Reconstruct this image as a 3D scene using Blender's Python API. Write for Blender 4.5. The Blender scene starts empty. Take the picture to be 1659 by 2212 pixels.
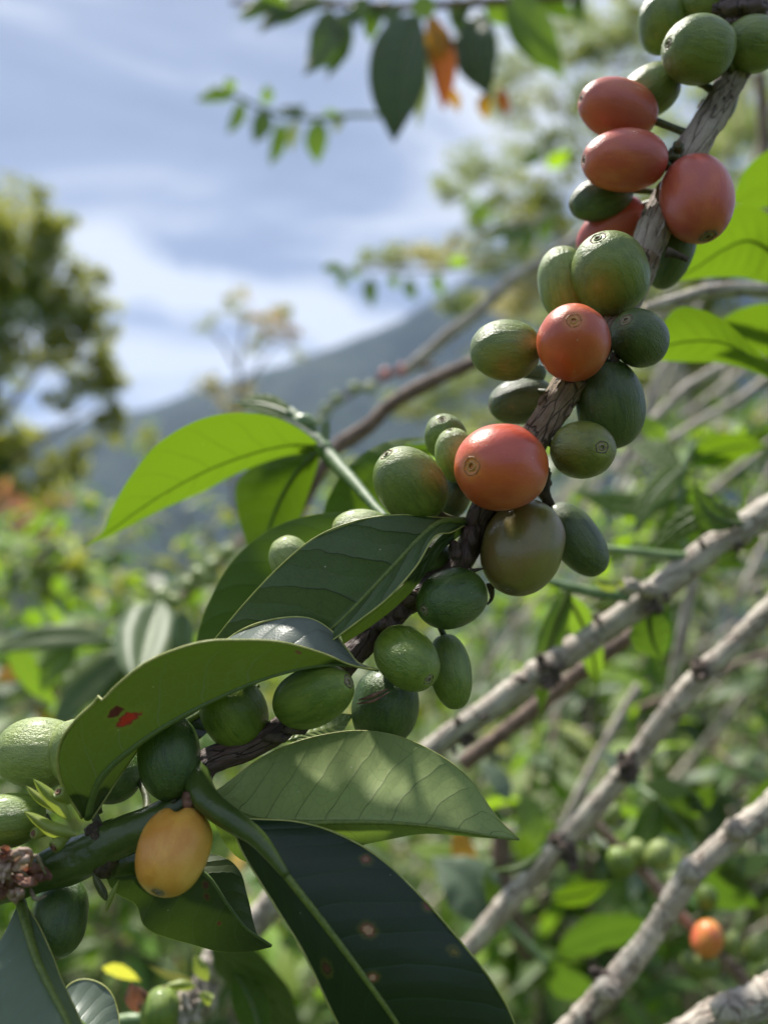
import bpy, math, random
from mathutils import Vector, Matrix, noise
R = math.radians
random.seed(7)

# ------------------------------------------------------------------ camera
sc = bpy.context.scene
COL = sc.collection
CAM = Vector((0.0, 0.0, 1.4))
PITCH = 3.3
cd = bpy.data.cameras.new('camera')
cam = bpy.data.objects.new('camera', cd); COL.objects.link(cam)
cam.location = CAM
cam.rotation_euler = (R(90 + PITCH), 0, 0)
cd.sensor_width = 36; cd.lens = 27.0
cd.clip_start = 0.01; cd.clip_end = 30000
cd.dof.use_dof = True
cd.dof.focus_distance = 0.1265
cd.dof.aperture_fstop = 9.5
sc.camera = cam
CM = Matrix.Rotation(R(90 + PITCH), 3, 'X')

# ------------------------------------------------------------------ light
SUN = Vector((-0.26, 0.42, 0.87)).normalized()      # towards the sun
sl = bpy.data.lights.new('sun', 'SUN'); sl.energy = 4.4; sl.angle = R(4.0); sl.color = (1.0, 0.95, 0.86)
so = bpy.data.objects.new('sun', sl); COL.objects.link(so)
so.rotation_euler = (-SUN).to_track_quat('-Z', 'Y').to_euler()
so.location = (0, 0, 20)
w = bpy.data.worlds.new('World'); sc.world = w; w.use_nodes = True
nt = w.node_tree; nt.nodes.clear()
def N(nt, t, **kw):
    n = nt.nodes.new(t)
    for k, v in kw.items():
        if k.startswith('i_'): n.inputs[k[2:].replace('_', ' ')].default_value = v
        else: setattr(n, k, v)
    return n
sky = N(nt, 'ShaderNodeTexSky', sky_type='NISHITA', sun_disc=False)
sky.sun_elevation = math.asin(SUN.z); sky.sun_rotation = math.atan2(SUN.x, SUN.y)
tc = N(nt, 'ShaderNodeTexCoord')
mp = N(nt, 'ShaderNodeMapping'); mp.inputs['Rotation'].default_value = (0.0, R(16), 0.0); mp.inputs['Scale'].default_value = (1.1, 1.0, 4.6)
mp.inputs['Location'].default_value = (3.1, 0.4, 1.35)
nz = N(nt, 'ShaderNodeTexNoise'); nz.inputs['Scale'].default_value = 1.7; nz.inputs['Detail'].default_value = 7; nz.inputs['Roughness'].default_value = 0.52; nz.inputs['Distortion'].default_value = 0.5
cr = N(nt, 'ShaderNodeValToRGB')
e = cr.color_ramp.elements
e[0].position = 0.38; e[0].color = (1.62, 1.93, 2.55, 1)
e[1].position = 0.63; e[1].color = (4.6, 4.8, 5.1, 1)
x = e.new(0.49); x.color = (2.15, 2.50, 3.20, 1)
mx = N(nt, 'ShaderNodeMix', data_type='RGBA'); mx.inputs['Factor'].default_value = 0.88
bg = N(nt, 'ShaderNodeBackground'); bg.inputs['Strength'].default_value = 0.1
ow = N(nt, 'ShaderNodeOutputWorld')
L_ = nt.links.new
L_(tc.outputs['Generated'], mp.inputs['Vector']); L_(mp.outputs[0], nz.inputs['Vector'])

# a long bright cloud bank low over the ridge, placed by direction
_a = (CM @ Vector(((120-829.5)/1659, (1106-545)/1659, -1))).normalized(); _b = (CM @ Vector(((880-829.5)/1659, (1106-735)/1659, -1))).normalized()
_n = _a.cross(_b).normalized(); _r = (_b - _a).normalized(); _c = ((_a + _b)/2).dot(_r)
nd = N(nt, 'ShaderNodeTexNoise'); nd.inputs['Scale'].default_value = 5.0; nd.inputs['Detail'].default_value = 5
L_(tc.outputs['Generated'], nd.inputs['Vector'])
def wm(op, a, b=None, c=None, clamp=False):
    n = nt.nodes.new('ShaderNodeMath'); n.operation = op; n.use_clamp = clamp
    for i, v in enumerate((a, b, c)):
        if v is None: continue
        if isinstance(v, (int, float)): n.inputs[i].default_value = v
        else: nt.links.new(v, n.inputs[i])
    return n.outputs[0]
d1 = N(nt, 'ShaderNodeVectorMath', operation='DOT_PRODUCT'); L_(tc.outputs['Generated'], d1.inputs[0]); d1.inputs[1].default_value = _n
d2 = N(nt, 'ShaderNodeVectorMath', operation='DOT_PRODUCT'); L_(tc.outputs['Generated'], d2.inputs[0]); d2.inputs[1].default_value = _r
off_ = wm('ADD', d1.outputs['Value'], wm('MULTIPLY', wm('SUBTRACT', nd.outputs['Fac'], 0.5), 0.11))
m1 = wm('SUBTRACT', 1.0, wm('DIVIDE', wm('ABSOLUTE', off_), 0.050), clamp=True)
m2 = wm('SUBTRACT', 1.0, wm('POWER', wm('DIVIDE', wm('ABSOLUTE', wm('SUBTRACT', d2.outputs['Value'], _c)), 0.36), 4.0), clamp=True)
bank = wm('MULTIPLY', wm('MULTIPLY', m1, m2), 0.34)
L_(wm('ADD', nz.outputs['Fac'], bank), cr.inputs['Fac']); L_(sky.outputs[0], mx.inputs['A']); L_(cr.outputs[0], mx.inputs['B'])
L_(mx.outputs['Result'], bg.inputs['Color']); L_(bg.outputs[0], ow.inputs['Surface'])

sc.view_settings.view_transform = 'Standard'; sc.view_settings.look = 'None'
sc.view_settings.exposure = 1.0; sc.view_settings.gamma = 1.0; sc.view_settings.use_curve_mapping = False
try:
    sc.cycles.use_denoising = True
    sc.cycles.denoiser = 'OPENIMAGEDENOISE'
except Exception: pass
sc.cycles.max_bounces = 8; sc.cycles.transmission_bounces = 4; sc.cycles.diffuse_bounces = 4
sc.cycles.volume_bounces = 0
sc.cycles.caustics_reflective = False; sc.cycles.caustics_refractive = False
sc.cycles.sample_clamp_indirect = 6.0

# ------------------------------------------------------------------ helpers
VW, CX, CY = 1659.0, 829.5, 1106.0
def P(x, y, d):                                       # a point d metres along the view axis -> world
    return CAM + CM @ Vector(((x - CX) / VW * d, (CY - y) / VW * d, -d))
RIGHT = CM @ Vector((1, 0, 0)); UP = CM @ Vector((0, 1, 0)); BACK = CM @ Vector((0, 0, 1))

def tag(o, label=None, cat=None, group=None, kind=None):
    if label: o['label'] = label
    if cat: o['category'] = cat
    if group: o['group'] = group
    if kind: o['kind'] = kind
    return o
def thing(name, label, cat, loc, group=None):
    o = bpy.data.objects.new(name, None); COL.objects.link(o)
    o.location = loc; o.empty_display_size = 0.01
    return tag(o, label, cat, group)
class MB:
    def __init__(s): s.v = []; s.f = []; s.uv = []; s.mi = []
    def grid(s, rows, uvs, closed=False, mi=0):
        b = len(s.v); n = len(rows[0])
        for r in rows: s.v.extend(r)
        m = n if closed else n - 1
        for i in range(len(rows) - 1):
            for j in range(m):
                k = (j + 1) % n
                s.f.append((b + i*n + j, b + i*n + k, b + (i+1)*n + k, b + (i+1)*n + j))
                ua, ub = uvs[i][j], uvs[i][k] if not (closed and k == 0) else (1.0, uvs[i][0][1])
                uc, ud = (uvs[i+1][k] if not (closed and k == 0) else (1.0, uvs[i+1][0][1])), uvs[i+1][j]
                s.uv.append((ua, ub, uc, ud)); s.mi.append(mi)
    def cap(s, idx, mi=0):
        s.f.append(tuple(idx)); s.uv.append(tuple((0.5, 0.0) for _ in idx)); s.mi.append(mi)
    def build(s, name, mats, parent=None, off=None, smooth=True):
        me = bpy.data.meshes.new(name)
        o0 = off if off is not None else Vector((0, 0, 0))
        me.from_pydata([tuple(Vector(v) - o0) for v in s.v], [], s.f)
        ul = me.uv_layers.new(name='UVMap')
        flat = []
        for q in s.uv:
            for c in q: flat.extend((c[0], c[1]))
        ul.data.foreach_set('uv', flat)
        if not isinstance(mats, (list, tuple)): mats = [mats]
        for m in mats: me.materials.append(m)
        me.polygons.foreach_set('material_index', s.mi)
        if smooth: me.polygons.foreach_set('use_smooth', [True] * len(s.f))
        me.update()
        o = bpy.data.objects.new(name, me); COL.objects.link(o)
        if parent: o.parent = parent
        return o

def crom(pts, n):
    """Catmull-Rom through pts, n samples evenly spaced by arc length"""
    pts = [Vector(p) for p in pts]
    if len(pts) == 2: return [pts[0].lerp(pts[1], i/(n-1)) for i in range(n)]
    q = [pts[0]*2 - pts[1]] + pts + [pts[-1]*2 - pts[-2]]
    dense = []
    for i in range(1, len(q) - 2):
        a, b, c, d = q[i-1], q[i], q[i+1], q[i+2]
        for k in range(14):
            t = k/14
            dense.append(0.5*((2*b) + (c-a)*t + (2*a-5*b+4*c-d)*t*t + (3*b-a-3*c+d)*t*t*t))
    dense.append(pts[-1])
    acc = [0.0]
    for i in range(1, len(dense)): acc.append(acc[-1] + (dense[i]-dense[i-1]).length)
    out = []; j = 0
    for i in range(n):
        s = acc[-1]*i/(n-1)
        while j < len(acc)-2 and acc[j+1] < s: j += 1
        t = (s-acc[j])/max(acc[j+1]-acc[j], 1e-12)
        out.append(dense[j].lerp(dense[j+1], min(max(t, 0), 1)))
    return out
def interp(vals, t):
    t = min(max(t, 0), 1)*(len(vals)-1); i = min(int(t), len(vals)-2); f = t-i
    return vals[i]*(1-f)+vals[i+1]*f

def tube(mb, pts, radii, ns=10, n=None, disp=None, mi=0, capped=True):
    """pts: world points, radii: list along the curve (metres)"""
    n = n or max(4, len(pts)*4)
    c = crom(pts, n)
    rows = []; uvs = []; nv = BACK.copy()*-1; L = 0
    for i, p in enumerate(c):
        tg = (c[min(i+1, n-1)] - c[max(i-1, 0)]).normalized()
        nv = (nv - tg*nv.dot(tg)); nv = nv.normalized() if nv.length > 1e-6 else tg.orthogonal().normalized()
        bn = tg.cross(nv)
        r = interp(radii, i/(n-1))
        if i: L += (p - c[i-1]).length
        row = []; uv = []
        for j in range(ns):
            a = 2*math.pi*j/ns
            dr = nv*math.cos(a) + bn*math.sin(a)
            rr = r*(1 + (disp(p + dr*r, a, L, r) if disp else 0))
            row.append(p + dr*rr); uv.append((j/ns, L))
        rows.append(row); uvs.append(uv)
    b = len(mb.v)
    mb.grid(rows, uvs, closed=True, mi=mi)
    if capped:
        mb.cap([b + j for j in range(ns)][::-1], mi)
        mb.cap([b + (n-1)*ns + j for j in range(ns)], mi)
    return c

# ------------------------------------------------------------------ materials
def mat(name):
    m = bpy.data.materials.new(name); m.use_nodes = True
    m.node_tree.nodes.clear()
    return m, m.node_tree
def math_(nt, op, a, b=None, c=None, clamp=False):
    n = nt.nodes.new('ShaderNodeMath'); n.operation = op; n.use_clamp = clamp
    for i, v in enumerate((a, b, c)):
        if v is None: continue
        if isinstance(v, (int, float)): n.inputs[i].default_value = v
        else: nt.links.new(v, n.inputs[i])
    return n.outputs[0]
def ramp(nt, fac, stops):
    n = nt.nodes.new('ShaderNodeValToRGB'); e = n.color_ramp.elements
    e[0].position = stops[0][0]; e[0].color = (*stops[0][1], 1)
    e[1].position = stops[-1][0]; e[1].color = (*stops[-1][1], 1)
    for p, c in stops[1:-1]:
        k = e.new(p); k.color = (*c, 1)
    nt.links.new(fac, n.inputs[0]); return n.outputs[0]
def mixc(nt, f, a, b):
    n = nt.nodes.new('ShaderNodeMix'); n.data_type = 'RGBA'
    for k, v in (('Factor', f), ('A', a), ('B', b)):
        if isinstance(v, (int, float)): n.inputs[k].default_value = v
        elif isinstance(v, tuple): n.inputs[k].default_value = (*v, 1)
        else: nt.links.new(v, n.inputs[k])
    return n.outputs['Result']
def noise_(nt, vec, scale, detail=3, rough=0.5, dist=0.0):
    n = nt.nodes.new('ShaderNodeTexNoise'); n.inputs['Scale'].default_value = scale
    n.inputs['Detail'].default_value = detail; n.inputs['Roughness'].default_value = rough; n.inputs['Distortion'].default_value = dist
    if vec is not None: nt.links.new(vec, n.inputs['Vector'])
    return n.outputs['Fac']
def mapping(nt, vec, scale=(1,1,1), loc=(0,0,0), rot=(0,0,0)):
    n = nt.nodes.new('ShaderNodeMapping'); n.inputs['Scale'].default_value = scale
    n.inputs['Location'].default_value = loc; n.inputs['Rotation'].default_value = rot
    nt.links.new(vec, n.inputs['Vector']); return n.outputs[0]
def bump(nt, h, strength, dist, normal=None):
    n = nt.nodes.new('ShaderNodeBump'); n.inputs['Strength'].default_value = strength; n.inputs['Distance'].default_value = dist
    nt.links.new(h, n.inputs['Height'])
    if normal is not None: nt.links.new(normal, n.inputs['Normal'])
    return n.outputs[0]

def leaf_mat(name, top, under, trans, tw=0.35, rough=0.32, veins=9.0, vein_col=None, vein_w=0.05, vdark=0.35,
             bumpd=0.00025, rand=0.0, spots=0, edge=(0.35, 0.42, 0.08), near=True, spec=0.5, coat=0.0, marks=()):
    m, nt = mat(name)
    L = nt.links.new
    tc = N(nt, 'ShaderNodeTexCoord'); geo = N(nt, 'ShaderNodeNewGeometry')
    col = mixc(nt, geo.outputs['Backfacing'], top, under)
    tcol = None
    nrm = None
    if near:
        sx = N(nt, 'ShaderNodeSeparateXYZ'); L(tc.outputs['UV'], sx.inputs[0])
        u, v = sx.outputs[0], sx.outputs[1]
        uc = math_(nt, 'SUBTRACT', math_(nt, 'MULTIPLY', u, 2.0), 1.0)
        a = math_(nt, 'ABSOLUTE', uc)
        wob = noise_(nt, mapping(nt, tc.outputs['UV'], (3, 9, 1)), 1.0, 2)
        sd = math_(nt, 'MULTIPLY', math_(nt, 'SIGN', uc), 0.25)
        a2 = math_(nt, 'POWER', a, 1.35)
        s = math_(nt, 'ADD', math_(nt, 'SUBTRACT', math_(nt, 'MULTIPLY', v, veins), math_(nt, 'MULTIPLY', a2, 1.35)),
                  math_(nt, 'ADD', sd, math_(nt, 'MULTIPLY', wob, 0.5)))
        fr = math_(nt, 'FRACT', s)
        dist = math_(nt, 'SUBTRACT', 0.5, math_(nt, 'ABSOLUTE', math_(nt, 'SUBTRACT', fr, 0.5)))   # 0 on the vein
        fade = math_(nt, 'SUBTRACT', 1.0, math_(nt, 'POWER', a, 3.0), clamp=True)
        vm = math_(nt, 'MULTIPLY', math_(nt, 'SUBTRACT', 1.0, math_(nt, 'DIVIDE', dist, vein_w), clamp=True), fade)
        # fine net between the side veins
        vo = N(nt, 'ShaderNodeTexVoronoi', feature='DISTANCE_TO_EDGE'); vo.inputs['Scale'].default_value = 1.0
        L(mapping(nt, tc.outputs['UV'], (11, 34, 1)), vo.inputs['Vector'])
        net = math_(nt, 'SUBTRACT', 1.0, math_(nt, 'DIVIDE', vo.outputs['Distance'], 0.05), clamp=True)
        pill = math_(nt, 'MULTIPLY', math_(nt, 'POWER', math_(nt, 'MULTIPLY', dist, 2.0), 0.6), 1.0)
        grain = noise_(nt, mapping(nt, tc.outputs['UV'], (60, 160, 1)), 1.0, 3)
        h = math_(nt, 'ADD', math_(nt, 'MULTIPLY', pill, 1.0), math_(nt, 'MULTIPLY', grain, 0.16))
        nrm = bump(nt, h, 0.8, bumpd)
        blot = noise_(nt, mapping(nt, tc.outputs['UV'], (4, 8, 1)), 1.0, 4, 0.6)
        var = math_(nt, 'ADD', 0.72, math_(nt, 'MULTIPLY', blot, 0.56))
        mm = N(nt, 'ShaderNodeVectorMath', operation='SCALE'); L(col, mm.inputs[0]); L(var, mm.inputs['Scale'])
        col = mm.outputs[0]
        vc = vein_col or tuple(min(1, c*vdark) for c in top)
        col = mixc(nt, math_(nt, 'MULTIPLY', vm, 0.88), col, vc)
        col = mixc(nt, math_(nt, 'MULTIPLY', net, 0.22), col, vc)
        em = math_(nt, 'MULTIPLY', math_(nt, 'SUBTRACT', a, 0.982, clamp=True), 60.0, clamp=True)
        col = mixc(nt, em, col, edge)
        vf = N(nt, 'ShaderNodeTexVoronoi'); vf.inputs['Scale'].default_value = 1.0
        L(mapping(nt, tc.outputs['UV'], (26, 60, 1)), vf.inputs['Vector'])
        fs = N(nt, 'ShaderNodeSeparateXYZ'); L(vf.outputs['Color'], fs.inputs[0])
        fk = math_(nt, 'MULTIPLY', math_(nt, 'LESS_THAN', vf.outputs['Distance'], 0.13), math_(nt, 'GREATER_THAN', fs.outputs[0], 0.965))
        col = mixc(nt, math_(nt, 'MULTIPLY', fk, 0.7), col, (0.5, 0.48, 0.38))
        if spots:
            v2 = N(nt, 'ShaderNodeTexVoronoi'); v2.inputs['Scale'].default_value = 1.0
            L(mapping(nt, tc.outputs['UV'], (4.2, 8.0, 1), loc=(spots*1.37, spots*0.77, 0)), v2.inputs['Vector'])
            sp = N(nt, 'ShaderNodeSeparateXYZ'); L(v2.outputs['Color'], sp.inputs[0])
            pick = math_(nt, 'GREATER_THAN', sp.outputs[0], 0.5)
            sz = math_(nt, 'MULTIPLY', sp.outputs[1], 0.10)
            dd = math_(nt, 'ADD', v2.outputs['Distance'], math_(nt, 'MULTIPLY', grain, 0.03))
            sm = math_(nt, 'MULTIPLY', math_(nt, 'LESS_THAN', dd, math_(nt, 'ADD', sz, 0.055)), pick)
            inn = math_(nt, 'LESS_THAN', dd, math_(nt, 'ADD', math_(nt, 'MULTIPLY', sz, 0.7), 0.012))
            col = mixc(nt, sm, col, mixc(nt, inn, (0.13, 0.05, 0.02), (0.34, 0.22, 0.13)))
    tmark = []
    for (u0, v0, ru, rv, cin, crim) in marks:
        e1 = math_(nt, 'DIVIDE', math_(nt, 'SUBTRACT', u, u0), ru); e2 = math_(nt, 'DIVIDE', math_(nt, 'SUBTRACT', v, v0), rv)
        mr_ = math_(nt, 'SQRT', math_(nt, 'ADD', math_(nt, 'MULTIPLY', e1, e1), math_(nt, 'MULTIPLY', e2, e2)))
        jn = noise_(nt, mapping(nt, tc.outputs['UV'], (26, 60, 1)), 1.0, 4, 0.6)
        mr_ = math_(nt, 'ADD', mr_, math_(nt, 'MULTIPLY', math_(nt, 'SUBTRACT', jn, 0.5), 1.3))
        halo = math_(nt, 'SUBTRACT', 1.0, math_(nt, 'DIVIDE', math_(nt, 'SUBTRACT', mr_, 0.9), 0.8), clamp=True)
        col = mixc(nt, math_(nt, 'MULTIPLY', halo, 0.30), col, (0.20, 0.17, 0.02))
        col = mixc(nt, math_(nt, 'MULTIPLY', math_(nt, 'SUBTRACT', 1.0, mr_), 6.0, clamp=True), col, crim)
        col = mixc(nt, math_(nt, 'MULTIPLY', math_(nt, 'SUBTRACT', 0.72, mr_), 5.0, clamp=True), col, cin)
        tmark.append((math_(nt, 'MULTIPLY', math_(nt, 'SUBTRACT', 1.0, mr_), 6.0, clamp=True), crim))
        tmark.append((math_(nt, 'MULTIPLY', math_(nt, 'SUBTRACT', 0.72, mr_), 5.0, clamp=True), tuple(c_*0.7 for c_ in cin)))
    if rand:
        ri = geo.outputs['Random Per Island']
        hs = N(nt, 'ShaderNodeHueSaturation')
        hs.inputs['Saturation'].default_value = 1.0
        L(math_(nt, 'ADD', 0.5 - 0.035, math_(nt, 'MULTIPLY', math_(nt, 'FRACT', math_(nt, 'MULTIPLY', ri, 7.3)), 0.055)), hs.inputs['Hue'])
        L(math_(nt, 'ADD', 1 - rand, math_(nt, 'MULTIPLY', ri, rand*2)), hs.inputs['Value'])
        L(col, hs.inputs['Color']); col = hs.outputs[0]
    pb = N(nt, 'ShaderNodeBsdfPrincipled')
    L(col, pb.inputs['Base Color'])
    L(math_(nt, 'ADD', rough, math_(nt, 'MULTIPLY', geo.outputs['Backfacing'], 0.2)), pb.inputs['Roughness'])
    pb.inputs['Specular IOR Level'].default_value = spec
    pb.inputs['Coat Weight'].default_value = coat; pb.inputs['Coat Roughness'].default_value = 0.2
    if nrm is not None: L(nrm, pb.inputs['Normal'])
    tb = N(nt, 'ShaderNodeBsdfTranslucent')
    if near:
        t1 = mixc(nt, math_(nt, 'MULTIPLY', vm, 0.45), trans, tuple(c*0.55 for c in trans))
        if spots: t1 = mixc(nt, sm, t1, (0.10, 0.03, 0.01))
        for f_, c_ in tmark: t1 = mixc(nt, f_, t1, c_)
        L(t1, tb.inputs['Color'])
    else: tb.inputs['Color'].default_value = (*trans, 1)
    ms = N(nt, 'ShaderNodeMixShader'); ms.inputs[0].default_value = tw
    L(pb.outputs[0], ms.inputs[1]); L(tb.outputs[0], ms.inputs[2])
    o = N(nt, 'ShaderNodeOutputMaterial'); L(ms.outputs[0], o.inputs[0])
    return m

def fruit_mat(name, c1, c2, c3=None, rough=0.3, streak=0.5, seed=0.0, navel=None, mott=1.0, sss=0.08, grad=0.0, gdir=1):
    """c1/c2 mottled along the fruit, c3 a blush patch; local Z runs from stalk to navel"""
    m, nt = mat(name); L = nt.links.new
    tc = N(nt, 'ShaderNodeTexCoord'); g = mapping(nt, tc.outputs['Generated'], loc=(seed, seed*0.7, seed*1.3))
    n1 = noise_(nt, mapping(nt, g, (11, 11, 2.4)), 1.0, 5, 0.62, 0.4)
    n2 = noise_(nt, g, 2.2*mott, 3, 0.5)
    n4 = noise_(nt, mapping(nt, g, (90, 90, 26)), 1.0, 2, 0.6)
    f = math_(nt, 'ADD', math_(nt, 'MULTIPLY', n1, streak), math_(nt, 'MULTIPLY', n2, 1.25 - streak))
    f = math_(nt, 'ADD', f, math_(nt, 'MULTIPLY', math_(nt, 'SUBTRACT', n4, 0.5), 0.30))
    fr = math_(nt, 'MULTIPLY', math_(nt, 'SUBTRACT', f, 0.49), 4.6, clamp=True)
    col = mixc(nt, fr, c1, c2)
    if c3:
        n3 = noise_(nt, g, 1.5, 2, 0.4)
        b = math_(nt, 'MULTIPLY', math_(nt, 'SUBTRACT', n3, 0.46), 5.0, clamp=True)
        col = mixc(nt, math_(nt, 'MULTIPLY', b, 0.85), col, c3)
    # pale ring and rays round the navel
    sg = N(nt, 'ShaderNodeSeparateXYZ'); L(tc.outputs['Generated'], sg.inputs[0])
    dx = math_(nt, 'SUBTRACT', sg.outputs[0], 0.5); dy = math_(nt, 'SUBTRACT', sg.outputs[1], 0.5)
    rr = math_(nt, 'SQRT', math_(nt, 'ADD', math_(nt, 'MULTIPLY', dx, dx), math_(nt, 'MULTIPLY', dy, dy)))
    topm = math_(nt, 'GREATER_THAN', sg.outputs[2], 0.5)
    ring = math_(nt, 'MULTIPLY', math_(nt, 'SUBTRACT', 1.0, math_(nt, 'DIVIDE', math_(nt, 'ADD', rr, math_(nt, 'MULTIPLY', n1, 0.06)), 0.24), clamp=True), topm)
    ring = math_(nt, 'MULTIPLY', math_(nt, 'POWER', ring, 1.4), 2.4, clamp=True)
    col = mixc(nt, math_(nt, 'MULTIPLY', ring, 0.8), col, navel or tuple(min(1, c*1.9+0.02) for c in c2))
    # tiny pale flecks
    vo = N(nt, 'ShaderNodeTexVoronoi'); vo.inputs['Scale'].default_value = 13.0; L(g, vo.inputs['Vector'])
    sp = N(nt, 'ShaderNodeSeparateXYZ'); L(vo.outputs['Color'], sp.inputs[0])
    fl = math_(nt, 'MULTIPLY', math_(nt, 'LESS_THAN', vo.outputs['Distance'], 0.11), math_(nt, 'GREATER_THAN', sp.outputs[0], 0.93))
    col = mixc(nt, math_(nt, 'MULTIPLY', fl, 0.7), col, (0.55, 0.5, 0.38))
    # scuffs
    sc_ = noise_(nt, mapping(nt, g, (5, 5, 9)), 1.0, 6, 0.7, 1.0)
    scm = math_(nt, 'MULTIPLY', math_(nt, 'SUBTRACT', sc_, 0.66), 9.0, clamp=True)
    col = mixc(nt, math_(nt, 'MULTIPLY', scm, 0.35), col, tuple(min(1, c*0.5+0.06) for c in c2))
    pb = N(nt, 'ShaderNodeBsdfPrincipled'); L(col, pb.inputs['Base Color'])
    L(math_(nt, 'ADD', rough, math_(nt, 'MULTIPLY', n1, 0.12)), pb.inputs['Roughness'])
    pb.inputs['Specular IOR Level'].default_value = 0.6
    pb.inputs['Subsurface Weight'].default_value = sss
    pb.inputs['Coat Weight'].default_value = 0.2; pb.inputs['Coat Roughness'].default_value = 0.16
    pb.inputs['Subsurface Radius'].default_value = (1.0, 0.6, 0.25); pb.inputs['Subsurface Scale'].default_value = 0.002
    hb = math_(nt, 'ADD', math_(nt, 'MULTIPLY', n1, 0.7), math_(nt, 'MULTIPLY', n4, 0.25))
    hb = math_(nt, 'ADD', hb, math_(nt, 'MULTIPLY', noise_(nt, g, 26, 3, 0.6), 0.35))
    L(bump(nt, hb, 1.0, 0.0004 if streak > 0.5 else 0.00012), pb.inputs['Normal'])
    o = N(nt, 'ShaderNodeOutputMaterial'); L(pb.outputs[0], o.inputs[0])
    return m

def bark_mat(name, light, dark, mid, sx=9, sy=260, crack=0.07, rough=0.75, bd=0.0006, patch=0.5, edge_col=None):
    m, nt = mat(name); L = nt.links.new
    tc = N(nt, 'ShaderNodeTexCoord')
    uv = tc.outputs['UV']; ob = tc.outputs['Object']
    wn = N(nt, 'ShaderNodeTexNoise'); wn.inputs['Scale'].default_value = 1.0; wn.inputs['Detail'].default_value = 4
    L(mapping(nt, uv, (4, sy*0.8, 1)), wn.inputs['Vector'])
    wm = N(nt, 'ShaderNodeVectorMath', operation='SCALE'); L(wn.outputs['Color'], wm.inputs[0]); wm.inputs['Scale'].default_value = 1.3
    ad = N(nt, 'ShaderNodeVectorMath', operation='ADD'); L(mapping(nt, uv, (sx, sy, 1)), ad.inputs[0]); L(wm.outputs[0], ad.inputs[1])
    vo = N(nt, 'ShaderNodeTexVoronoi', feature='DISTANCE_TO_EDGE'); vo.inputs['Scale'].default_value = 1.0; L(ad.outputs[0], vo.inputs['Vector'])
    ck = math_(nt, 'SUBTRACT', 1.0, math_(nt, 'DIVIDE', vo.outputs['Distance'], crack), clamp=True)
    fib = noise_(nt, mapping(nt, uv, (sx*7, sy*0.9, 1)), 1.0, 5, 0.65, 0.6)
    pt = noise_(nt, ob, 140, 4, 0.6)
    fine = noise_(nt, ob, 1700, 3, 0.6)
    base = mixc(nt, math_(nt, 'MULTIPLY', math_(nt, 'SUBTRACT', pt, 0.36+0.1*(0.5-patch)), 3.4, clamp=True), mid, light)
    base = mixc(nt, math_(nt, 'MULTIPLY', math_(nt, 'SUBTRACT', fib, 0.52), 3.0, clamp=True), base, tuple((a+b)/2 for a, b in zip(mid, dark)))
    base = mixc(nt, math_(nt, 'MULTIPLY', ck, 0.85), base, dark)
    base = mixc(nt, math_(nt, 'MULTIPLY', math_(nt, 'SUBTRACT', fine, 0.60), 3.0, clamp=True), base, dark)
    h = math_(nt, 'SUBTRACT', math_(nt, 'ADD', math_(nt, 'MULTIPLY', fib, 0.6), math_(nt, 'MULTIPLY', fine, 0.25)), math_(nt, 'MULTIPLY', ck, 0.8))
    pb = N(nt, 'ShaderNodeBsdfPrincipled'); L(base, pb.inputs['Base Color']); pb.inputs['Roughness'].default_value = rough
    L(bump(nt, h, 1.0, bd), pb.inputs['Normal'])
    o = N(nt, 'ShaderNodeOutputMaterial'); L(pb.outputs[0], o.inputs[0])
    return m

def plain_mat(name, c1, c2, scale=300, rough=0.5, bd=0.0002, trans=None, tw=0.3):
    m, nt = mat(name); L = nt.links.new
    tc = N(nt, 'ShaderNodeTexCoord')
    n = noise_(nt, tc.outputs['Object'], scale, 5, 0.6)
    col = ramp(nt, n, [(0.32, c1), (0.68, c2)])
    pb = N(nt, 'ShaderNodeBsdfPrincipled'); L(col, pb.inputs['Base Color']); pb.inputs['Roughness'].default_value = rough
    L(bump(nt, n, 0.7, bd), pb.inputs['Normal'])
    o = N(nt, 'ShaderNodeOutputMaterial')
    if trans:
        tb = N(nt, 'ShaderNodeBsdfTranslucent'); tb.inputs['Color'].default_value = (*trans, 1)
        ms = N(nt, 'ShaderNodeMixShader'); ms.inputs[0].default_value = tw
        L(pb.outputs[0], ms.inputs[1]); L(tb.outputs[0], ms.inputs[2]); L(ms.outputs[0], o.inputs[0])
    else: L(pb.outputs[0], o.inputs[0])
    return m

M = {}
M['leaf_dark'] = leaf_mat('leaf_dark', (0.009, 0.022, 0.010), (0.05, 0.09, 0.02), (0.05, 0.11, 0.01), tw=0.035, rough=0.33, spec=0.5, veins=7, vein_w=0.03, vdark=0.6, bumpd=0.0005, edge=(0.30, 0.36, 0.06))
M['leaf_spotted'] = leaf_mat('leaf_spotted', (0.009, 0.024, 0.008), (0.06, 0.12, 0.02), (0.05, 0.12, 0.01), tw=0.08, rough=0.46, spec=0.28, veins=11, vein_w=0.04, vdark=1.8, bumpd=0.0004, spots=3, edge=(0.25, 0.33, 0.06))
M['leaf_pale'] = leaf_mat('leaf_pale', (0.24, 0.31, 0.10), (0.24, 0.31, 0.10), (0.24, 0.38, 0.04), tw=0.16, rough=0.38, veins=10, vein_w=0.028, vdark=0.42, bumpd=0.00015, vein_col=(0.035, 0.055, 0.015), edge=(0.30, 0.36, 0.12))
M['leaf_olive'] = leaf_mat('leaf_olive', (0.13, 0.16, 0.13), (0.037, 0.064, 0.010), (0.055, 0.10, 0.010), tw=0.22, rough=0.34, veins=8, vein_w=0.03, vdark=0.9, bumpd=0.00035, edge=(0.38, 0.42, 0.10))  # upper face greyed so its colour carries the sky's sheen
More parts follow.
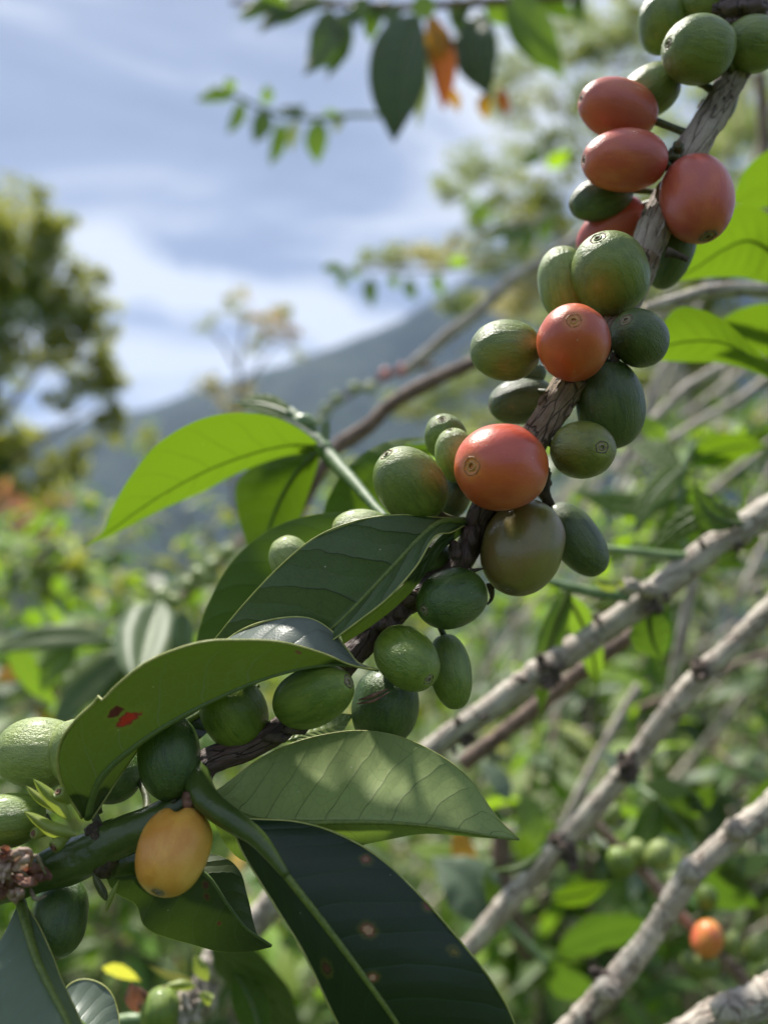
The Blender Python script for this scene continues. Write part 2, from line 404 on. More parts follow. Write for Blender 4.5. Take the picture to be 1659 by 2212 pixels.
M['leaf_glow'] = leaf_mat('leaf_glow', (0.05, 0.11, 0.015), (0.07, 0.14, 0.015), (0.135, 0.24, 0.008), tw=0.52, rough=0.45, veins=9, vein_w=0.06, vdark=0.8, bumpd=0.0003)
M['leaf_glow_dim'] = leaf_mat('leaf_glow_dim', (0.05, 0.10, 0.015), (0.06, 0.11, 0.015), (0.12, 0.22, 0.006), tw=0.42, rough=0.45, veins=9, vein_w=0.06, vdark=0.8, bumpd=0.0003)
M['leaf_waxy'] = leaf_mat('leaf_waxy', (0.12, 0.16, 0.12), (0.10, 0.15, 0.08), (0.10, 0.18, 0.04), tw=0.15, rough=0.38, veins=8, vein_w=0.05, vdark=0.85, bumpd=0.0001, spec=0.8)
M['leaf_glint'] = leaf_mat('leaf_glint', (0.02, 0.05, 0.03), (0.06, 0.10, 0.03), (0.08, 0.15, 0.02), tw=0.1, rough=0.36, near=False, spec=0.5)
M['leaf_far_dark'] = leaf_mat('leaf_far_dark', (0.032, 0.072, 0.020), (0.07, 0.12, 0.035), (0.14, 0.27, 0.015), tw=0.32, rough=0.30, rand=0.45, near=False)
M['leaf_far_mid'] = leaf_mat('leaf_far_mid', (0.06, 0.125, 0.025), (0.11, 0.18, 0.04), (0.26, 0.45, 0.025), tw=0.4, rough=0.34, rand=0.4, near=False)
M['leaf_far_bright'] = leaf_mat('leaf_far_bright', (0.09, 0.19, 0.02), (0.14, 0.25, 0.03), (0.38, 0.62, 0.02), tw=0.48, rough=0.4, rand=0.3, near=False)
M['leaf_far_sage'] = leaf_mat('leaf_far_sage', (0.20, 0.25, 0.11), (0.23, 0.28, 0.14), (0.42, 0.50, 0.16), tw=0.5, rough=0.5, rand=0.35, near=False)
M['leaf_far_olive'] = leaf_mat('leaf_far_olive', (0.15, 0.17, 0.035), (0.17, 0.19, 0.045), (0.40, 0.43, 0.05), tw=0.45, rough=0.5, rand=0.4, near=False)
M['leaf_far_gold'] = leaf_mat('leaf_far_gold', (0.22, 0.235, 0.035), (0.24, 0.25, 0.05), (0.68, 0.68, 0.07), tw=0.54, rough=0.5, rand=0.35, near=False)
M['leaf_yellow'] = leaf_mat('leaf_yellow', (0.55, 0.30, 0.02), (0.55, 0.33, 0.04), (0.75, 0.40, 0.02), tw=0.45, rough=0.5, rand=0.2, near=False)
M['leaf_brown'] = leaf_mat('leaf_brown', (0.16, 0.06, 0.03), (0.20, 0.09, 0.04), (0.45, 0.13, 0.02), tw=0.35, rough=0.6, rand=0.3, near=False)
M['leaf_rust'] = leaf_mat('leaf_rust', (0.40, 0.17, 0.08), (0.42, 0.20, 0.10), (0.60, 0.28, 0.12), tw=0.35, rough=0.6, rand=0.25, near=False)
M['blossom'] = leaf_mat('blossom', (0.62, 0.55, 0.28), (0.65, 0.58, 0.34), (0.75, 0.65, 0.35), tw=0.5, rough=0.6, rand=0.2, near=False)
M['midrib'] = plain_mat('midrib', (0.075, 0.12, 0.018), (0.15, 0.20, 0.035), 1500, 0.5)
M['margin'] = plain_mat('margin', (0.26, 0.30, 0.07), (0.42, 0.42, 0.14), 600, 0.45)
M['midrib_dim'] = plain_mat('midrib_dim', (0.07, 0.12, 0.03), (0.11, 0.17, 0.04), 900, 0.4)
M['green_stem'] = plain_mat('green_stem', (0.040, 0.070, 0.014), (0.068, 0.105, 0.022), 160, 0.28, 0.0007)
M['shoot_stem'] = plain_mat('shoot_stem', (0.05, 0.10, 0.035), (0.09, 0.15, 0.06), 300, 0.6)
M['young_stem'] = plain_mat('young_stem', (0.10, 0.18, 0.07), (0.22, 0.30, 0.14), 200, 0.4)
M['stipule'] = plain_mat('stipule', (0.20, 0.27, 0.05), (0.34, 0.38, 0.12), 350, 0.45, trans=(0.4, 0.5, 0.06))
M['node'] = plain_mat('node', (0.022, 0.015, 0.010), (0.10, 0.07, 0.045), 700, 0.7, 0.0008)
M['dried'] = plain_mat('dried', (0.09, 0.035, 0.025), (0.33, 0.18, 0.13), 500, 0.6, 0.0005, trans=(0.4, 0.15, 0.08), tw=0.2)
M['rim_tan'] = plain_mat('rim_tan', (0.30, 0.09, 0.025), (0.48, 0.20, 0.06), 2500, 0.5)
M['petal_pale'] = plain_mat('petal_pale', (0.24, 0.15, 0.11), (0.50, 0.38, 0.30), 600, 0.6, trans=(0.4, 0.25, 0.18), tw=0.2)
M['scar'] = plain_mat('scar', (0.07, 0.012, 0.008), (0.26, 0.045, 0.022), 900, 0.4)
M['rim_brown'] = plain_mat('rim_brown', (0.08, 0.035, 0.016), (0.22, 0.12, 0.06), 2500, 0.6)
M['rim_dark'] = plain_mat('rim_dark', (0.05, 0.04, 0.022), (0.20, 0.16, 0.11), 2500, 0.6)
M['disc_tan'] = plain_mat('disc_tan', (0.40, 0.17, 0.05), (0.62, 0.32, 0.10), 2000, 0.5)
M['disc_grey'] = plain_mat('disc_grey', (0.15, 0.12, 0.08), (0.32, 0.27, 0.19), 2000, 0.7)
M['disc_green'] = plain_mat('disc_green', (0.10, 0.13, 0.04), (0.20, 0.22, 0.09), 2000, 0.5)
M['stalk'] = plain_mat('stalk', (0.035, 0.05, 0.018), (0.10, 0.11, 0.045), 900, 0.5)
M['bark_grey'] = bark_mat('bark_grey', (0.46, 0.39, 0.34), (0.10, 0.07, 0.058), (0.27, 0.21, 0.175), sx=6, sy=48, crack=0.022, bd=0.0005)
M['bark_mid'] = bark_mat('bark_mid', (0.40, 0.31, 0.22), (0.06, 0.035, 0.022), (0.22, 0.145, 0.095), sx=10, sy=170, crack=0.05, bd=0.0008)
M['bark_dark'] = bark_mat('bark_dark', (0.12, 0.07, 0.06), (0.018, 0.010, 0.009), (0.055, 0.032, 0.028), sx=5, sy=80, crack=0.03, rough=0.5, bd=0.0004)
M['bark_pale'] = bark_mat('bark_pale', (0.60, 0.55, 0.47), (0.15, 0.11, 0.09), (0.36, 0.30, 0.25), sx=3, sy=60, crack=0.04, bd=0.0006, rough=0.7)
M['knot'] = plain_mat('knot', (0.035, 0.025, 0.022), (0.20, 0.15, 0.13), 350, 0.85, 0.002)
M['bark_brown'] = bark_mat('bark_brown', (0.26, 0.18, 0.14), (0.04, 0.025, 0.02), (0.13, 0.085, 0.065), sx=4, sy=110, crack=0.04, bd=0.0005)
M['bark_twig'] = bark_mat('bark_twig', (0.42, 0.30, 0.25), (0.10, 0.06, 0.05), (0.27, 0.17, 0.14), sx=4, sy=110, crack=0.04, bd=0.0004)
M['trunk_far'] = plain_mat('trunk_far', (0.10, 0.085, 0.07), (0.22, 0.19, 0.16), 6, 0.8, 0.02)
NAV_O = (0.62, 0.26, 0.05)
M['fr_orange'] = fruit_mat('fr_orange', (0.68, 0.150, 0.040), (0.62, 0.110, 0.040), (0.52, 0.080, 0.050), rough=0.26, streak=0.35, navel=(0.72, 0.24, 0.03), seed=1.1, mott=0.8)
M['fr_orange2'] = fruit_mat('fr_orange2', (0.62, 0.130, 0.042), (0.56, 0.110, 0.042), (0.46, 0.080, 0.045), rough=0.30, streak=0.35, navel=(0.60, 0.20, 0.04), seed=3.4)
M['fr_red'] = fruit_mat('fr_red', (0.55, 0.115, 0.070), (0.48, 0.095, 0.070), (0.58, 0.15, 0.065), rough=0.33, streak=0.4, navel=(0.34, 0.10, 0.04), seed=5.2)
M['fr_red2'] = fruit_mat('fr_red2', (0.52, 0.090, 0.058), (0.60, 0.14, 0.058), (0.44, 0.080, 0.070), rough=0.30, streak=0.4, navel=(0.30, 0.12, 0.04), seed=7.7)
M['fr_apricot'] = fruit_mat('fr_apricot', (0.80, 0.30, 0.06), (0.74, 0.24, 0.06), (0.70, 0.12, 0.07), rough=0.3, streak=0.3, seed=1.7)
M['fr_pink'] = fruit_mat('fr_pink', (0.50, 0.09, 0.06), (0.46, 0.075, 0.06), None, rough=0.35, streak=0.3, seed=2.7)
M['fr_yellow'] = fruit_mat('fr_yellow', (0.80, 0.42, 0.07), (0.66, 0.28, 0.035), (0.84, 0.50, 0.11), rough=0.38, streak=0.3, navel=(0.42, 0.20, 0.06), seed=4.4)
M['fr_olive'] = fruit_mat('fr_olive', (0.15, 0.14, 0.034), (0.20, 0.175, 0.042), (0.20, 0.125, 0.042), rough=0.24, streak=0.4, navel=(0.05, 0.05, 0.02), seed=6.1)
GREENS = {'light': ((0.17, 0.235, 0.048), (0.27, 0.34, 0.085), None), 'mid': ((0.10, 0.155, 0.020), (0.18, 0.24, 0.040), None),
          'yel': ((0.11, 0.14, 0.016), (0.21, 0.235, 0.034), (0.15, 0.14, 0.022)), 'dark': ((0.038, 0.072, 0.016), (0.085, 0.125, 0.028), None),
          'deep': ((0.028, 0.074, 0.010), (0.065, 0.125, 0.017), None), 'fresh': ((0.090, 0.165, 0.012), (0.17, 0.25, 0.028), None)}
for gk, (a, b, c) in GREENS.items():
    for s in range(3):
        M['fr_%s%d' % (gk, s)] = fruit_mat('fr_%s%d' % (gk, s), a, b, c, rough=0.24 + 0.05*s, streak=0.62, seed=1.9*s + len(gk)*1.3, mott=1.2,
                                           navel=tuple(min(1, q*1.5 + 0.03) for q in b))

# ------------------------------------------------------------------ setting: ground, mountain
def ground_h(x, y):
    r = math.hypot(x, y)
    s = y*0.8 + r*0.2
    z = -0.28*max(s, 0)**0.93 if s > 0 else -0.12*s
    z = max(z, -150 - 0.004*r) if s > 0 else min(z, 60)
    return z + 0.25*noise.noise(Vector((x*0.12, y*0.12, 0)))*min(1, r/3) + 6*noise.noise(Vector((x*0.004, y*0.004, 3)))*min(1, r/400)
mb = MB(); rows = []; uvs = []
for i in range(90):
    r = 0.3*(7000/0.3)**(i/89) if i else 0.01
    row = [Vector((r*math.cos(a), r*math.sin(a), ground_h(r*math.cos(a), r*math.sin(a)))) for a in [2*math.pi*j/120 for j in range(120)]]
    rows.append(row); uvs.append([(j/120, i/90) for j in range(120)])
mb.grid(rows, uvs, closed=True)
m, g = mat('hill_ground'); tcg = N(g, 'ShaderNodeTexCoord')
n1 = noise_(g, tcg.outputs['Object'], 0.9, 8, 0.65); n2 = noise_(g, tcg.outputs['Object'], 14, 5, 0.6)
cg = mixc(g, n2, ramp(g, n1, [(0.35, (0.035, 0.06, 0.015)), (0.55, (0.07, 0.10, 0.025)), (0.7, (0.13, 0.10, 0.05))]), (0.06, 0.085, 0.025))
pb = N(g, 'ShaderNodeBsdfPrincipled'); g.links.new(cg, pb.inputs['Base Color']); pb.inputs['Roughness'].default_value = 0.9
g.links.new(bump(g, n2, 1.0, 0.05), pb.inputs['Normal'])
og = N(g, 'ShaderNodeOutputMaterial'); g.links.new(pb.outputs[0], og.inputs[0])
gr = mb.build('ground', m); tag(gr, kind='structure')

# mountain ridge about three kilometres away, traced height along its length
RD = 3000.0
ridge = [(-900, 960), (-400, 930), (-100, 915), (60, 925), (130, 915), (300, 880), (450, 822), (600, 782), (700, 748), (790, 712), (850, 688), (930, 640), (1050, 560), (1200, 500), (1400, 470), (1650, 500), (2100, 560), (2800, 700)]
def ridge_z(x):                                       # x in view units
    for (a, ya), (b, yb) in zip(ridge, ridge[1:]):
        if a <= x <= b:
            t = (x-a)/(b-a); t = t*t*(3-2*t)*0.35 + t*0.65
            return (1202 - (ya + (yb-ya)*t))/VW*RD
    return 300
rows = []; uvs = []
nx_ = 260; ny_ = 46
for j in range(ny_):
    row = []; uv = []
    t = j/(ny_-1)                                     # 0 foot (near) -> 0.62 crest -> 1 back foot
    for i in range(nx_):
        vx = -900 + 3700*i/(nx_-1)
        X = (vx-CX)/VW*RD
        zc = ridge_z(vx)
        if t < 0.62: q = t/0.62; prof = q**1.15; Y = RD - 1500*(1-q)
        else: q = (t-0.62)/0.38; prof = 1-q**1.2; Y = RD + 1800*q
        nzv = noise.fractal(Vector((X*0.0022, Y*0.0016, 1.7)), 1.0, 2.1, 6)
        spur = abs(noise.noise(Vector((X*0.0030+Y*0.0008, Y*0.0006, 8.0))))
        z = -160 + (zc + 160)*prof + (nzv*46 - spur*150*prof*(1-prof)*2.2)*(0.25 if abs(t-0.62) < 0.02 else 1.0)
        row.append(Vector((X, Y, z + 1.4))); uv.append((i/nx_, t))
    rows.append(row); uvs.append(uv)
mb = MB(); mb.grid(rows, uvs)
m, g = mat('mountain_forest'); tcg = N(g, 'ShaderNodeTexCoord')
n1 = noise_(g, tcg.outputs['Object'], 0.006, 8, 0.7)
cg = ramp(g, n1, [(0.40, (0.008, 0.022, 0.018)), (0.52, (0.018, 0.040, 0.030)), (0.64, (0.045, 0.065, 0.038))])
pb = N(g, 'ShaderNodeBsdfPrincipled'); g.links.new(cg, pb.inputs['Base Color']); pb.inputs['Roughness'].default_value = 0.95
g.links.new(bump(g, noise_(g, tcg.outputs['Object'], 0.03, 6, 0.7), 1.0, 12), pb.inputs['Normal'])
og = N(g, 'ShaderNodeOutputMaterial'); g.links.new(pb.outputs[0], og.inputs[0])
mo = mb.build('mountain', m); tag(mo, kind='structure')

# the air in the valley
HZ = 0.45e-4
mb = MB()
xs, ys, zs = (-7300, 7300), (-7300, 7300), (-200, 1500)
c8 = [Vector((x, y, z)) for z in zs for y in ys for x in xs]
mb.v = c8
for q in ((0,2,3,1), (4,5,7,6), (0,1,5,4), (2,6,7,3), (0,4,6,2), (1,3,7,5)):
    mb.f.append(q); mb.uv.append(((0,0),)*4); mb.mi.append(0)
m, g = mat('haze_air')
pv = N(g, 'ShaderNodeVolumePrincipled'); pv.inputs['Color'].default_value = (0.30, 0.50, 1.0, 1); pv.inputs['Density'].default_value = HZ
pv.inputs['Anisotropy'].default_value = 0.2
og = N(g, 'ShaderNodeOutputMaterial'); g.links.new(pv.outputs[0], og.inputs['Volume'])
hz = mb.build('haze', m, smooth=False); tag(hz, kind='stuff')

# ------------------------------------------------------------------ builders: cherries
def skin_mesh(W, L, seed, seg=56, rings=40, ex=0.94, egg=0.04, notch=0.0, ridge=0.0):
    mb = MB(); rows = []; uvs = []
    for i in range(rings+1):
        th = math.pi*i/rings
        c, s = math.cos(th), math.sin(th)
        z = L/2*math.copysign(abs(c)**ex, c); r = W/2*abs(s)**ex*(1 - egg*c)
        dim = 0.035*W*math.exp(-(s/0.14)**2) if c > 0 else 0.04*W*math.exp(-(s/0.2)**2)
        z -= dim if c > 0 else -dim
        row = []
        for j in range(seg):
            a = 2*math.pi*j/seg
            groove = -0.012*math.exp(-(math.sin(a)/0.25)**2)
            k = 1 + 0.032*noise.noise(Vector((math.cos(a)*1.3*s, math.sin(a)*1.3*s, c*1.3)) + Vector((seed*3.1, 0, 0))) \
                  + 0.006*math.sin(5*a + seed)*s*s + 0.012*noise.noise(Vector((math.cos(a)*3*s, math.sin(a)*3*s, c*2)) + Vector((0, seed, 0))) + groove + ridge*abs(math.sin(3.5*a + 1.3*math.sin(a)))**0.8*s
            rx = r*k; zz = z
            if notch and c < 0: zz += notch*W*math.exp(-((math.cos(a)*s+0.30)/0.17)**2)*(-c)**2
            row.append(Vector((rx*math.cos(a), rx*math.sin(a)*0.96, zz)))
        rows.append(row); uvs.append([(j/seg, i/rings) for j in range(seg)])
    mb.grid(rows, uvs, closed=True)
    return mb
def lathe(prof, seg=24, mis=None, wob=0.0, seed=0):
    mb = MB()
    for k in range(len(prof)-1):
        rows = []
        for (r, z) in (prof[k], prof[k+1]):
            rows.append([Vector((r*math.cos(a)*(1+wob*noise.noise(Vector((math.cos(a)*2, math.sin(a)*2, seed)))), r*math.sin(a)*(1+wob*noise.noise(Vector((math.cos(a)*2, math.sin(a)*2, seed+4)))), z + wob*0.4*r*noise.noise(Vector((math.cos(a)*3, math.sin(a)*3, seed+9))))) for a in [2*math.pi*j/seg for j in range(seg)]])
        mb.grid(rows, [[(j/seg, k)]*1*1 and (j/seg, k+q) for j in range(seg)] if False else [[(j/seg, k+q) for j in range(seg)] for q in (0, 1)], closed=True, mi=mis[k] if mis else 0)
    return mb
STEM_PTS = []                                         # filled by the main branch
CH_GROUP = 'coffee cherries along the fruiting branch'
def cherry(cx, cy, W, L, ang, tilt, d, mk, label, nav='grey', navs=1.0, seed=None, stalk=True, group=CH_GROUP, stem=None, notch=0.0, low=False, egg=0.04, ridge=0.0, roll=None, name='coffee_cherry', ex=0.94):
    seed = seed if seed is not None else (cx*0.013 + cy*0.007)
    k = d/VW; Wm, Lm = W*k, L*k
    c = P(cx, cy, d)
    t = R(tilt); a = R(ang)
    V_ = (CAM - c).normalized(); R_ = UP.cross(V_).normalized(); U_ = V_.cross(R_)
    ax = (R_*math.cos(a) + U_*math.sin(a))*math.cos(t) + V_*math.sin(t)
    root = thing(name, label, 'cherry', c, group)
    yv = (V_ - ax*V_.dot(ax)).normalized(); xv = yv.cross(ax)
    q = Matrix((xv, yv, ax)).transposed().to_quaternion()
    q = q @ Matrix.Rotation(R(roll if roll is not None else (seed*997) % 180), 3, 'Z').to_quaternion()
    root.rotation_mode = 'QUATERNION'; root.rotation_quaternion = q
    seg, rings = (24, 16) if low else (56, 40)
    skin_mesh(Wm, Lm, seed, seg, rings, egg=egg, notch=notch, ex=ex, ridge=ridge).build('skin', M[mk], root)
    if not low or nav:
        r0 = Wm*0.047*navs; zt = Lm/2 - 0.034*Wm
        discm = {'tan': M['disc_tan'], 'grey': M['disc_grey'], 'green': M['disc_green']}[nav or 'green']
        rimm = M['rim_dark'] if nav == 'grey' else M['rim_tan'] if nav == 'tan' else M['rim_brown']
        s = r0/0.9
        prof = [(2.0*s, -1.2*s), (1.9*s, 0.25*s), (1.7*s, 0.42*s), (1.45*s, 0.30*s), (1.30*s, 0.15*s), (0.95*s, 0.28*s), (0.72*s, 0.50*s), (0.52*s, 0.42*s), (0.36*s, 0.0), (0.02*s, -0.05*s)]
        dsk = lathe(prof, 20, [1, 1, 1, 0, 0, 0, 0, 1, 1], 0.30, seed)
        o = dsk.build('navel', [discm, rimm], root); o.location = (0, 0, zt)
    if stalk:
        base = c - ax*(Lm*0.46)
        if stem is None:
            tgt = min(STEM_PTS, key=lambda p: (p - base).length) if STEM_PTS else base - ax*0.004
        else: tgt = stem
        Mi = Matrix.LocRotScale(c, q, None).inverted()
        b2, t2 = Mi @ base, Mi @ tgt
        dv = t2 - b2
        if dv.length > 0.010: t2 = b2 + dv.normalized()*0.010
        mid = b2*0.5 + t2*0.5 + Vector((0, 0, -0.0008))
        mb = MB(); tube(mb, [b2, mid, t2], [Wm*0.075, Wm*0.065, Wm*0.09], 10, 8)
        mb.build('stalk', M['stalk'], root)
    return root

# ------------------------------------------------------------------ builders: leaves
def leaf_sheet(mb, mid, lf, rt, nv=56, nu=8, camber=0.06, ripple=0.0, nveins=9, wave=0.0, seed=0.0, world=False, mi=0, flip=False):
    cv = (lambda L: [Vector(p) for p in L]) if world else (lambda L: [P(*p) for p in L])
    m_, l_, r_ = crom(cv(mid), nv), crom(cv(lf), nv), crom(cv(rt), nv)
    rows = []; uvs = []
    for i in range(nv):
        t = i/(nv-1)
        tg = (m_[min(i+1, nv-1)] - m_[max(i-1, 0)]).normalized()
        row = []; uv = []
        for side, e in ((-1, l_[i]), (1, r_[i])):
            d = e - m_[i]; wd = d.length
            nn = tg.cross(d*side); nn = nn.normalized() if nn.length > 1e-9 else UP.copy()
            seq = range(nu, 0, -1) if side < 0 else range(0, nu+1)
            for j in seq:
                s = j/nu
                off = camber*4*s*(1-s)*wd
                if ripple:
                    ph = t*nveins - 1.35*s**1.35 + side*0.25
                    off += ripple*wd*(abs(math.sin(math.pi*ph))**0.7 - 0.5)*math.sin(math.pi*min(1, s*1.15))*0.5
                if wave: off += wave*wd*s*s*noise.noise(Vector((t*7, side*3.0, seed)))
                row.append(m_[i] + d*s + nn*off); uv.append((0.5 + side*s/2, t))
        if flip: row.reverse(); uv.reverse()
        rows.append(row); uvs.append(uv)
    mb.grid(rows, uvs, mi=mi)
    return m_
def leaf(parent, off, mid, lf, rt, mk, rib=(0.0009, 0.0002), ribm='midrib', label=None, petiole=None, pr=0.0011, pm='green_stem', name='leaf', ribon=True, margin='', mr=0.00013, **kw):
    mb = MB(); mc = leaf_sheet(mb, mid, lf, rt, **kw)
    o = mb.build(name, M[mk], parent, off)
    if label: o['label'] = label
    if ribon:
        mb = MB(); tube(mb, mc[::4] + [mc[-1]], [rib[0], rib[0]*0.75, rib[0]*0.5, rib[1]], 8, 40)
        mb.build('midrib', M[ribm], o, off)
    for q in margin:
        pp = [P(*p) for p in (lf if q == 'l' else rt)]
        mb = MB(); tube(mb, pp, [mr, mr*1.2, mr, mr*0.7], 6, 70); mb.build('margin', M['margin'], o, off)
    if petiole:
        mb = MB(); tube(mb, [P(*p) for p in petiole], [pr*1.1, pr, pr*0.85, pr*0.62, rib[0]*0.9], 12, 34)
        mb.build('petiole', M[pm], o, off)
    return o
def sleaf_pts(b, t, w, bend=0.0, open_=1.0, face=0.0, sag=0.0, asym=1.0):
    """leaf from base b to tip t (view x, y, depth); w = full width in view units; bend = sideways bow"""
    B, T = Vector(b), Vector(t)
    ax = Vector((T.x-B.x, T.y-B.y)); ln = ax.length; axn = ax/ln; pn = Vector((-axn.y, axn.x))
    mid, lf, rt = [], [], []
    for i in range(9):
        s = i/8
        c = Vector((B.x, B.y)) + ax*s + pn*bend*4*s*(1-s)
        dd = B.z + (T.z-B.z)*s
        ww = w/2*(math.sin(math.pi*min(1.0, s**0.85))**0.8)*(1-0.25*s) if 0 < s < 1 else 0.8
        if s > 0.8: ww *= (1-s)/0.2*0.75 + 0.25
        mid.append((c.x, c.y, dd))
        k = dd/VW
        lf.append((c.x + pn.x*ww, c.y + pn.y*ww, dd + face*ww*k))
        rt.append((c.x - pn.x*ww*asym, c.y - pn.y*ww*asym, dd + (-face if sag == 0 else sag)*ww*k))
    return mid, lf, rt
def sleaf(parent, off, b, t, w, mk, bend=0.0, face=0.5, sag=0.0, asym=1.0, rib=(0.0008, 0.0002), ribm='midrib_dim', label=None, ribon=True, name='leaf', petiole=None, pr=0.0012, camber=0.08, wave=0.15, seed=0.0, nv=28, nu=5):
    mid, lf, rt = sleaf_pts(b, t, w, bend, 1.0, face, sag, asym)
    return leaf(parent, off, mid, lf, rt, mk, rib, ribm, label, petiole, pr, name=name, ribon=ribon, camber=camber, wave=wave, seed=seed, nv=nv, nu=nu)

def rleaf(mb, base, dr, nrm, ln, wd, droop=0.25, fold=0.2, mi=0, nseg=4):
    """small complete leaf for masses of foliage"""
    dr = dr.normalized(); nrm = (nrm - dr*nrm.dot(dr)); nrm = nrm.normalized() if nrm.length > 1e-5 else dr.orthogonal().normalized()
    sd = dr.cross(nrm)
    rows = []; uvs = []
    for i in range(nseg+1):
        s = i/nseg
        c = base + dr*ln*s*(1-0.12*droop*s) - nrm*ln*droop*s*s
        ww = wd/2*math.sin(math.pi*min(0.985, 0.04+s**0.9*0.96))**0.8 if s < 1 else wd*0.02
        rows.append([c + sd*ww + nrm*ww*fold, c, c - sd*ww + nrm*ww*fold]); uvs.append([(0, s), (0.5, s), (1, s)])
    mb.grid(rows, uvs, mi=mi)
def rnd(a, b): return random.uniform(a, b)
def rdir(up=0.0):
    v = Vector((random.gauss(0, 1), random.gauss(0, 1), random.gauss(0, 1) + up)); return v.normalized()

LEAF_KW = {}
def mark_leaf(o, off, pts, kw, name):
    """give a leaf its own material with blemishes; pts: (x, y, radius x, radius y in view units, inner, rim colour)"""
    me = o.data; CMi = CM.inverted(); uvl = me.uv_layers[0].data
    vuv = {}
    for lp in me.loops: vuv.setdefault(lp.vertex_index, (uvl[lp.index].uv[0], uvl[lp.index].uv[1]))
    prj = {}
    for i, vv in enumerate(me.vertices):
        q = CMi @ (Vector(vv.co) + off - CAM); prj[i] = (CX + q.x/-q.z*VW, CY - q.y/-q.z*VW, -q.z)
    nb = {}
    for e in me.edges: nb.setdefault(e.vertices[0], []).append(e.vertices[1]); nb.setdefault(e.vertices[1], []).append(e.vertices[0])
    marks = []
    for (x, y, rx, ry, cin, crim) in pts:
        k = min(prj, key=lambda i: (prj[i][0]-x)**2 + (prj[i][1]-y)**2 + prj[i][2]*2e3)
        du = dv = None
        for n_ in nb[k]:
            dp = math.hypot(prj[n_][0]-prj[k][0], prj[n_][1]-prj[k][1]) + 1e-6
            a_, b_ = abs(vuv[n_][0]-vuv[k][0]), abs(vuv[n_][1]-vuv[k][1])
            if a_ > b_*0.5 and b_ < 1e-5: du = a_/dp
            elif a_ < 1e-5 or b_ > 1e-5: dv = b_/dp
        marks.append((vuv[k][0], vuv[k][1], (du or 0.002)*ry, (dv or 0.002)*rx, cin, crim))
    me.materials[0] = leaf_mat(name, marks=marks, **kw)

# ------------------------------------------------------------------ MAIN BRANCH
def bdisp(amp_f, amp_c, seed=0.0, nodes=()):
    def f(p, a, L, r):
        v = amp_c*noise.noise(Vector((p.x, p.y, p.z))*90 + Vector((seed, 0, 0)))
        v += amp_f*noise.fractal(Vector((math.cos(a)*2.5, math.sin(a)*2.5, L*260 + seed)), 0.8, 2.2, 4)
        for (l0, h, s) in nodes: v += h*math.exp(-((L-l0)/s)**2)
        return v
    return f
br = thing('coffee_branch', 'brown fruiting coffee branch running from the bottom left corner to the top right corner', 'branch', P(829, 1300, 0.134))
BO = br.location.copy()
k1 = 0.135/VW
up_path = [(1675, -60, .1545), (1640, 20, .153), (1598, 130, .151), (1545, 235, .150), (1505, 300, .149), (1462, 390, .148), (1418, 480, .147), (1390, 560, .145), (1340, 670, .142), (1270, 770, .139), (1212, 860, .138), (1165, 930, .137), (1110, 1010, .1365), (1050, 1085, .136)]
mb = MB()
c = tube(mb, [P(*p) for p in up_path[:9]], [37*.153/VW, 33*.151/VW, 30*.149/VW, 35*.147/VW, 33*.142/VW], 72, 300, bdisp(0.10, 0.18, 2.0))
o = mb.build('upper_stem', M['bark_grey'], br, BO); STEM_PTS += c
mb = MB()
c = tube(mb, [P(*p) for p in up_path[7:]], [35*.143/VW, 33*.139/VW, 36*.138/VW, 33*.137/VW, 26*.136/VW], 72, 260, bdisp(0.13, 0.18, 5.0))
mb.build('middle_stem', M['bark_mid'], br, BO); STEM_PTS += c
lo_path = [(1058, 1075, .136), (1035, 1115, .136), (1015, 1175, .137), (975, 1240, .1375), (905, 1280, .136), (850, 1312, .1345), (800, 1370, .133), (745, 1432, .131), (680, 1500, .130), (610, 1572, .129), (530, 1618, .1275), (450, 1645, .126), (420, 1690, .125)]
mb = MB()
c = tube(mb, [P(*p) for p in lo_path], [29*k1, 30*k1, 26*k1, 32*k1, 36*k1, 30*k1, 28*k1, 27*k1, 26*k1, 24*k1, 30*k1], 56, 340, bdisp(0.13, 0.2, 9.0))
mb.build('lower_stem', M['bark_dark'], br, BO); STEM_PTS += c
gr_path = [(440, 1640, .1262), (418, 1700, .125), (370, 1755, .1235), (300, 1792, .1225), (235, 1818, .122), (200, 1842, .1215), (120, 1872, .121), (40, 1905, .1205), (-60, 1935, .120)]
mb = MB()
c = tube(mb, [P(*p) for p in gr_path], [22*k1, 28*k1, 34*k1, 38*k1, 40*k1, 40*k1, 33*k1, 31*k1, 32*k1], 40, 160, bdisp(0.05, 0.12, 4.0))
mb.build('green_stem', M['green_stem'], br, BO); STEM_PTS += c
# knobbly nodes where leaves and fruit leave the wood
def lump(pts_r, name, mk, parent, off, seed=0, amp=0.35):
    for n_, (x, y, d, rx, ry) in enumerate(pts_r):
        mb = MB(); k = d/VW; rows = []; uvs = []
        for i in range(15):
            th = math.pi*i/14; row = []
            for j in range(22):
                a = 2*math.pi*j/22
                v = RIGHT*math.sin(th)*math.cos(a)*rx*k + UP*math.cos(th)*ry*k + BACK*math.sin(th)*math.sin(a)*min(rx, ry)*k
                q = 1 + amp*noise.fractal(v*700 + Vector((seed + n_*3.1, 0, 0)), 0.9, 2.1, 4)
                row.append(P(x, y, d) + v*q)
            rows.append(row); uvs.append([(j/22, i/14*0.01) for j in range(22)])
        mb.grid(rows, uvs, closed=True)
        mb.build(name, M[mk], parent, off)
lump([(212, 1828, .1205, 20, 44), (224, 1866, .1205, 24, 26), (205, 1795, .1215, 22, 20)], 'node', 'node', br, BO, 1.0)
lump([(838, 1345, .130, 24, 22), (858, 1322, .130, 26, 18), (868, 1290, .1315, 34, 26)], 'node', 'bark_dark', br, BO, 2.0)
